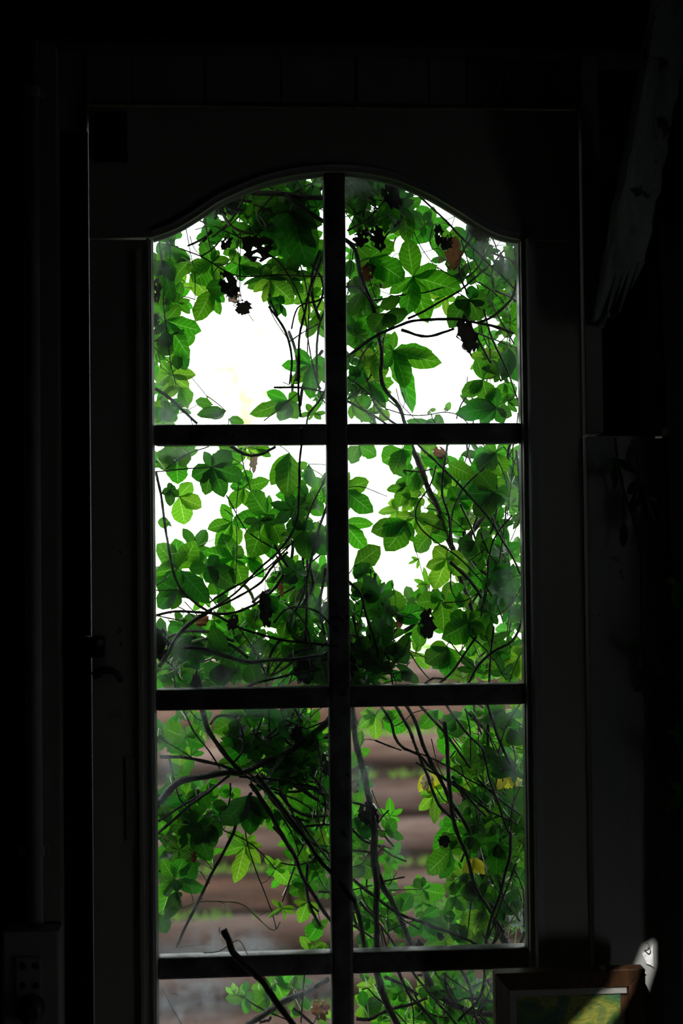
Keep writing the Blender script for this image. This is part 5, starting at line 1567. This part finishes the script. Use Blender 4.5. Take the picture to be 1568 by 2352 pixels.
# dead, curled leaves caught in the vines
def dead_leaf(px, py, w, h, d, ang, m, label, seed):
    r = random.Random(seed)
    c = P(px, py, d)
    vid, sp = nearest_stem(c)
    NLEAF[vid] += 1
    k = .000705
    w, h = w * k, h * k
    bm = bmesh.new()
    uvl = bm.loops.layers.uv.new('UVMap')
    nu, nv = 8, 10
    G = []
    ph = [r.uniform(0, 6) for _ in range(6)]
    for i in range(nv + 1):
        v = i / nv
        ww = .5 * w * (math.sin(math.pi * (0.06 + .9 * v)) ** .55) * (1 + .22 * math.sin(v * 21 + ph[0]) + r.uniform(-.12, .12))
        row = []
        for q in range(nu + 1):
            u = -1 + 2 * q / nu
            roll = 2.0 + .6 * math.sin(v * 5 + ph[1])
            x = ww * math.sin(u * roll * .75) * (1 + r.uniform(-.08, .08))
            y = ww * (.55 * math.cos(u * roll) + .30 * math.sin(u * 7 + v * 11 + ph[2]))
            z = (.5 - v) * h + .06 * h * math.sin(u * 5 + ph[3])
            row.append((bm.verts.new((x, y, z)), (.5 + .5 * u, v)))
        G.append(row)
    for a, b in zip(G, G[1:]):
        for q in range(nu):
            if r.random() < .05:
                continue
            f = bm.faces.new((a[q][0], a[q + 1][0], b[q + 1][0], b[q][0]))
            for lp, t in zip(f.loops, (a[q], a[q + 1], b[q + 1], b[q])):
                lp[uvl].uv = t[1]
    bmesh.ops.rotate(bm, verts=bm.verts, cent=(0, 0, 0), matrix=Matrix.Rotation(ang, 3, 'Y'))
    top = Matrix.Rotation(ang, 3, 'Y') @ Vector((0, 0, h / 2))
    add_tube(bm, [Vector(top), (top + sp - c) / 2 + Vector((0, 0, .004)), sp - c], .0007, .0007, 3)
    me = bpy.data.meshes.new('dead_leaf')
    bm.to_mesh(me)
    bm.free()
    me.materials.append(M[m])
    me.shade_smooth()
    o = link('dead_leaf', me, vines[vid])
    o.location = c - VB[vid]
    o['label'] = label

DEAD = '''
590 570 80 60 .05 0 dead|black dead leaf clump
520 558 22 36 .05 .6 dead|small dark dead leaf
525 655 70 40 .05 1.2 dead|dark dead leaf clump
558 706 40 34 .05 .2 dead|dry dark seed cluster
360 668 22 55 .03 0 dead|dark dead leaf at the frame
358 735 18 30 .03 0 dead|dark dead leaf at the frame
535 680 36 30 .06 .9 dead_pale|yellowed dead leaf
829 545 34 44 .035 .2 dead|dark hanging dead leaf
868 548 34 60 .03 -.25 dead|bluish black hanging dead leaf
1007 540 22 50 .04 0 dead|dark hanging dead leaf
1025 558 30 36 .04 .5 dead|dark hanging dead leaf
1041 582 40 76 .04 .1 dead_brown|curled red brown dead leaf
1010 596 14 12 .05 1.2 dead_pale|pale dry leaf scrap
845 625 34 44 .06 .1 dead_brown|papery yellow brown dead leaf
1072 770 46 92 .045 -.25 dead|long dark drooping dead leaf
582 1063 20 46 .07 .1 dead_pale|pale papery dead leaf
610 1400 32 80 .05 -.1 dead|black drooping dead leaf
535 1430 24 40 .06 .3 dead|dark curled dead leaf
463 1425 26 34 .06 .9 dead_brown|brown curled dead leaf
365 1480 50 70 .02 0 dead|dark dusty leaf against the glass
645 1355 14 34 .07 -.2 dead_brown|brown dead leaf tip
980 1432 42 66 .05 .1 dead|black ragged dead leaf
917 1426 20 34 .08 .1 dead_brown|brown papery dead leaf
1010 1040 40 26 .08 .7 dead_brown|brown dead leaf
745 1755 20 56 .05 -.2 dead|dark dead leaf strip
445 1968 14 26 .05 0 dead_brown|brown dead leaf scrap
980 1795 26 40 .08 .2 dead_pale|yellow dead leaf
813 1808 24 30 .03 .2 dead_pale|pale brown dead flower
845 1870 60 44 .035 1.4 dead|black dead leaf clump
1020 1932 30 26 .05 .4 dead|dark dead leaf
735 2318 50 40 .06 .9 dead_brown|brown oak like dead leaf
1010 2150 22 14 .03 1.0 dead|black dead leaf scrap on the sill
963 2170 26 16 .03 1.2 dead|black dead leaf scrap on the sill
690 1690 60 40 .04 .8 dead|dark dead leaf clump
780 1520 90 60 .03 .4 dead|black dead leaf clump
700 1540 60 50 .03 1.1 dead|black dead leaf clump
450 1580 70 26 .02 1.57 dead|black leaf litter lying on the crossbar
520 470 60 46 .03 .9 dead|dark dead leaf litter under the arch
900 450 70 40 .03 1.2 dead|dark dead leaf litter under the arch
1100 530 60 40 .02 .8 dead|dusty dead leaf litter under the arch
'''
for i, line in enumerate(DEAD.strip().splitlines()):
    a, lab = line.split('|')
    px, py, w, h, d, an, m = a.split()
    dead_leaf(float(px), float(py), float(w), float(h), float(d), float(an), m, lab, 50 + i)
yl = [(983, 1795), (1086, 1990), (1165, 1790)]
for q, (px, py) in enumerate(yl):
    j = P(px, py - 20, .1)
    vid, sp = nearest_stem(j)
    lf = new_leaf(j, vid, sp, .0008, M['green_stem'])
    lf['label'] = 'leaf turned yellow'
    for a in (-.5, .1, .7):
        place_leaflet(lf, j, P(px + 45 * math.sin(a), py - 20 + 50 * math.cos(a), .1), .018, 'w')

# ------------------------------------------------------------------ dim vine that has grown into the room at the right
def room_vine(label, strokes, leaves):
    global SP, SI
    root = base('vine', P(*strokes[0][1][-1], strokes[0][2]), label, 'vine', 'vines grown into the room')
    vines.append(root)
    VB.append(off(root))
    NLEAF.append(0)
    allp = []
    for i, (w, pts, d) in enumerate(strokes):
        path = smooth_path([P(x, y, d) for x, y in pts], .01)
        bm = bmesh.new()
        add_tube(bm, path, w * .000705 / 2, w * .0006 / 2, 5, .1)
        from_bm('stem' if i == 0 else 'side_stem', bm, M['stem'], root, True)
        allp += path
    for d, tint, (jx_, jy_), tips in leaves:
        j = P(jx_, jy_, d)
        sp = min(allp, key=lambda p: (p - j).length)
        lf = new_leaf(j, len(vines) - 1, sp, .0009, M['green_stem'])
        for a, b, w in tips:
            place_leaflet(lf, j, P(a, b, d - R.uniform(0, .02)), w * .000705, tint)
room_vine('dim vine hanging over the bluish frame board right of the door', [
    (5, [(1412, 1005), (1420, 1070), (1436, 1140), (1452, 1190), (1468, 1250), (1472, 1330), (1472, 1480), (1482, 1560)], -.05),
    (3, [(1430, 1100), (1432, 1200)], -.05), (4, [(1450, 1010), (1462, 1050), (1468, 1100), (1450, 1115)], -.055), (3, [(1502, 1575), (1520, 1640), (1540, 1700)], -.06)],
    [(-.055, 'd', (1405, 1050), [(1392, 1090, 22), (1412, 1128, 16), (1465, 1088, 18)]),
     (-.055, 'd', (1448, 1020), [(1442, 1070, 16)]),
     (-.05, 'd', (1432, 1200), [(1432, 1258, 20)]),
     (-.06, 'd', (1475, 1110), [(1440, 1130, 26), (1450, 1180, 26), (1480, 1195, 40), (1512, 1150, 34), (1508, 1200, 16)]),
     (-.06, 'd', (1475, 1470), [(1437, 1486, 20), (1480, 1520, 12)]),
     (-.06, 'd', (1495, 1560), [(1455, 1590, 18), (1460, 1540, 24), (1520, 1520, 24), (1530, 1570, 20)])])
room_vine('green lit vine leaves reaching in at the right edge of the room', [
    (4, [(1590, 1300), (1575, 1480), (1570, 1640), (1585, 1780), (1595, 1900)], -.10), (3, [(1590, 1330), (1550, 1340)], -.1), (3, [(1575, 1650), (1548, 1690)], -.1)],
    [(-.10, 'n', (1548, 1345), [(1536, 1325, 18), (1600, 1420, 40), (1575, 1350, 26), (1560, 1400, 24)]),
     (-.11, 'n', (1550, 1680), [(1538, 1690, 24), (1575, 1660, 26), (1600, 1720, 40)]),
     (-.11, 'n', (1575, 1812), [(1532, 1868, 26), (1534, 1796, 18), (1590, 1870, 34)])])

# ------------------------------------------------------------------ far garden: a pale sunlit tree out of focus
tb = P(565, 1230, 14.0)
tree = base('tree', (tb.x, 14.0, 1.15), 'pale overexposed tree far beyond the wall, blurred in the top left pane gap', 'tree')
bm = bmesh.new()
add_tube(bm, smooth_path([Vector((tb.x, 14, .95)), Vector((tb.x + .05, 14, 2.0)), Vector((tb.x - .05, 14, 3.5))], .3), .07, .04, 7)
from_bm('trunk', bm, M['terrace'], tree, True)
bm = bmesh.new()
uvl = bm.loops.layers.uv.new('UVMap')
rt = random.Random(9)
for k in range(420):
    g = rt.choice(((-.25, 3.45), (.2, 3.9), (-.05, 3.1), (.3, 3.2), (0, 2.75)))
    c = Vector((tb.x + g[0] + rt.gauss(0, .16), 14 + rt.gauss(0, .25), g[1] + rt.gauss(0, .14)))
    a = Vector((rt.uniform(-1, 1), rt.uniform(-1, 1), rt.uniform(-1, 1))).normalized()
    b = a.orthogonal().normalized()
    s_ = rt.uniform(.05, .09)
    f = bm.faces.new([bm.verts.new(c + a * s_), bm.verts.new(c + b * s_ * .5), bm.verts.new(c - a * s_), bm.verts.new(c - b * s_ * .5)])
    for lp, uvq in zip(f.loops, ((.5, 0), (1, .5), (.5, 1), (0, .5))):
        lp[uvl].uv = uvq
fo = from_bm('foliage', bm, M['far_leaf'], tree)
fo['kind'] = 'stuff'
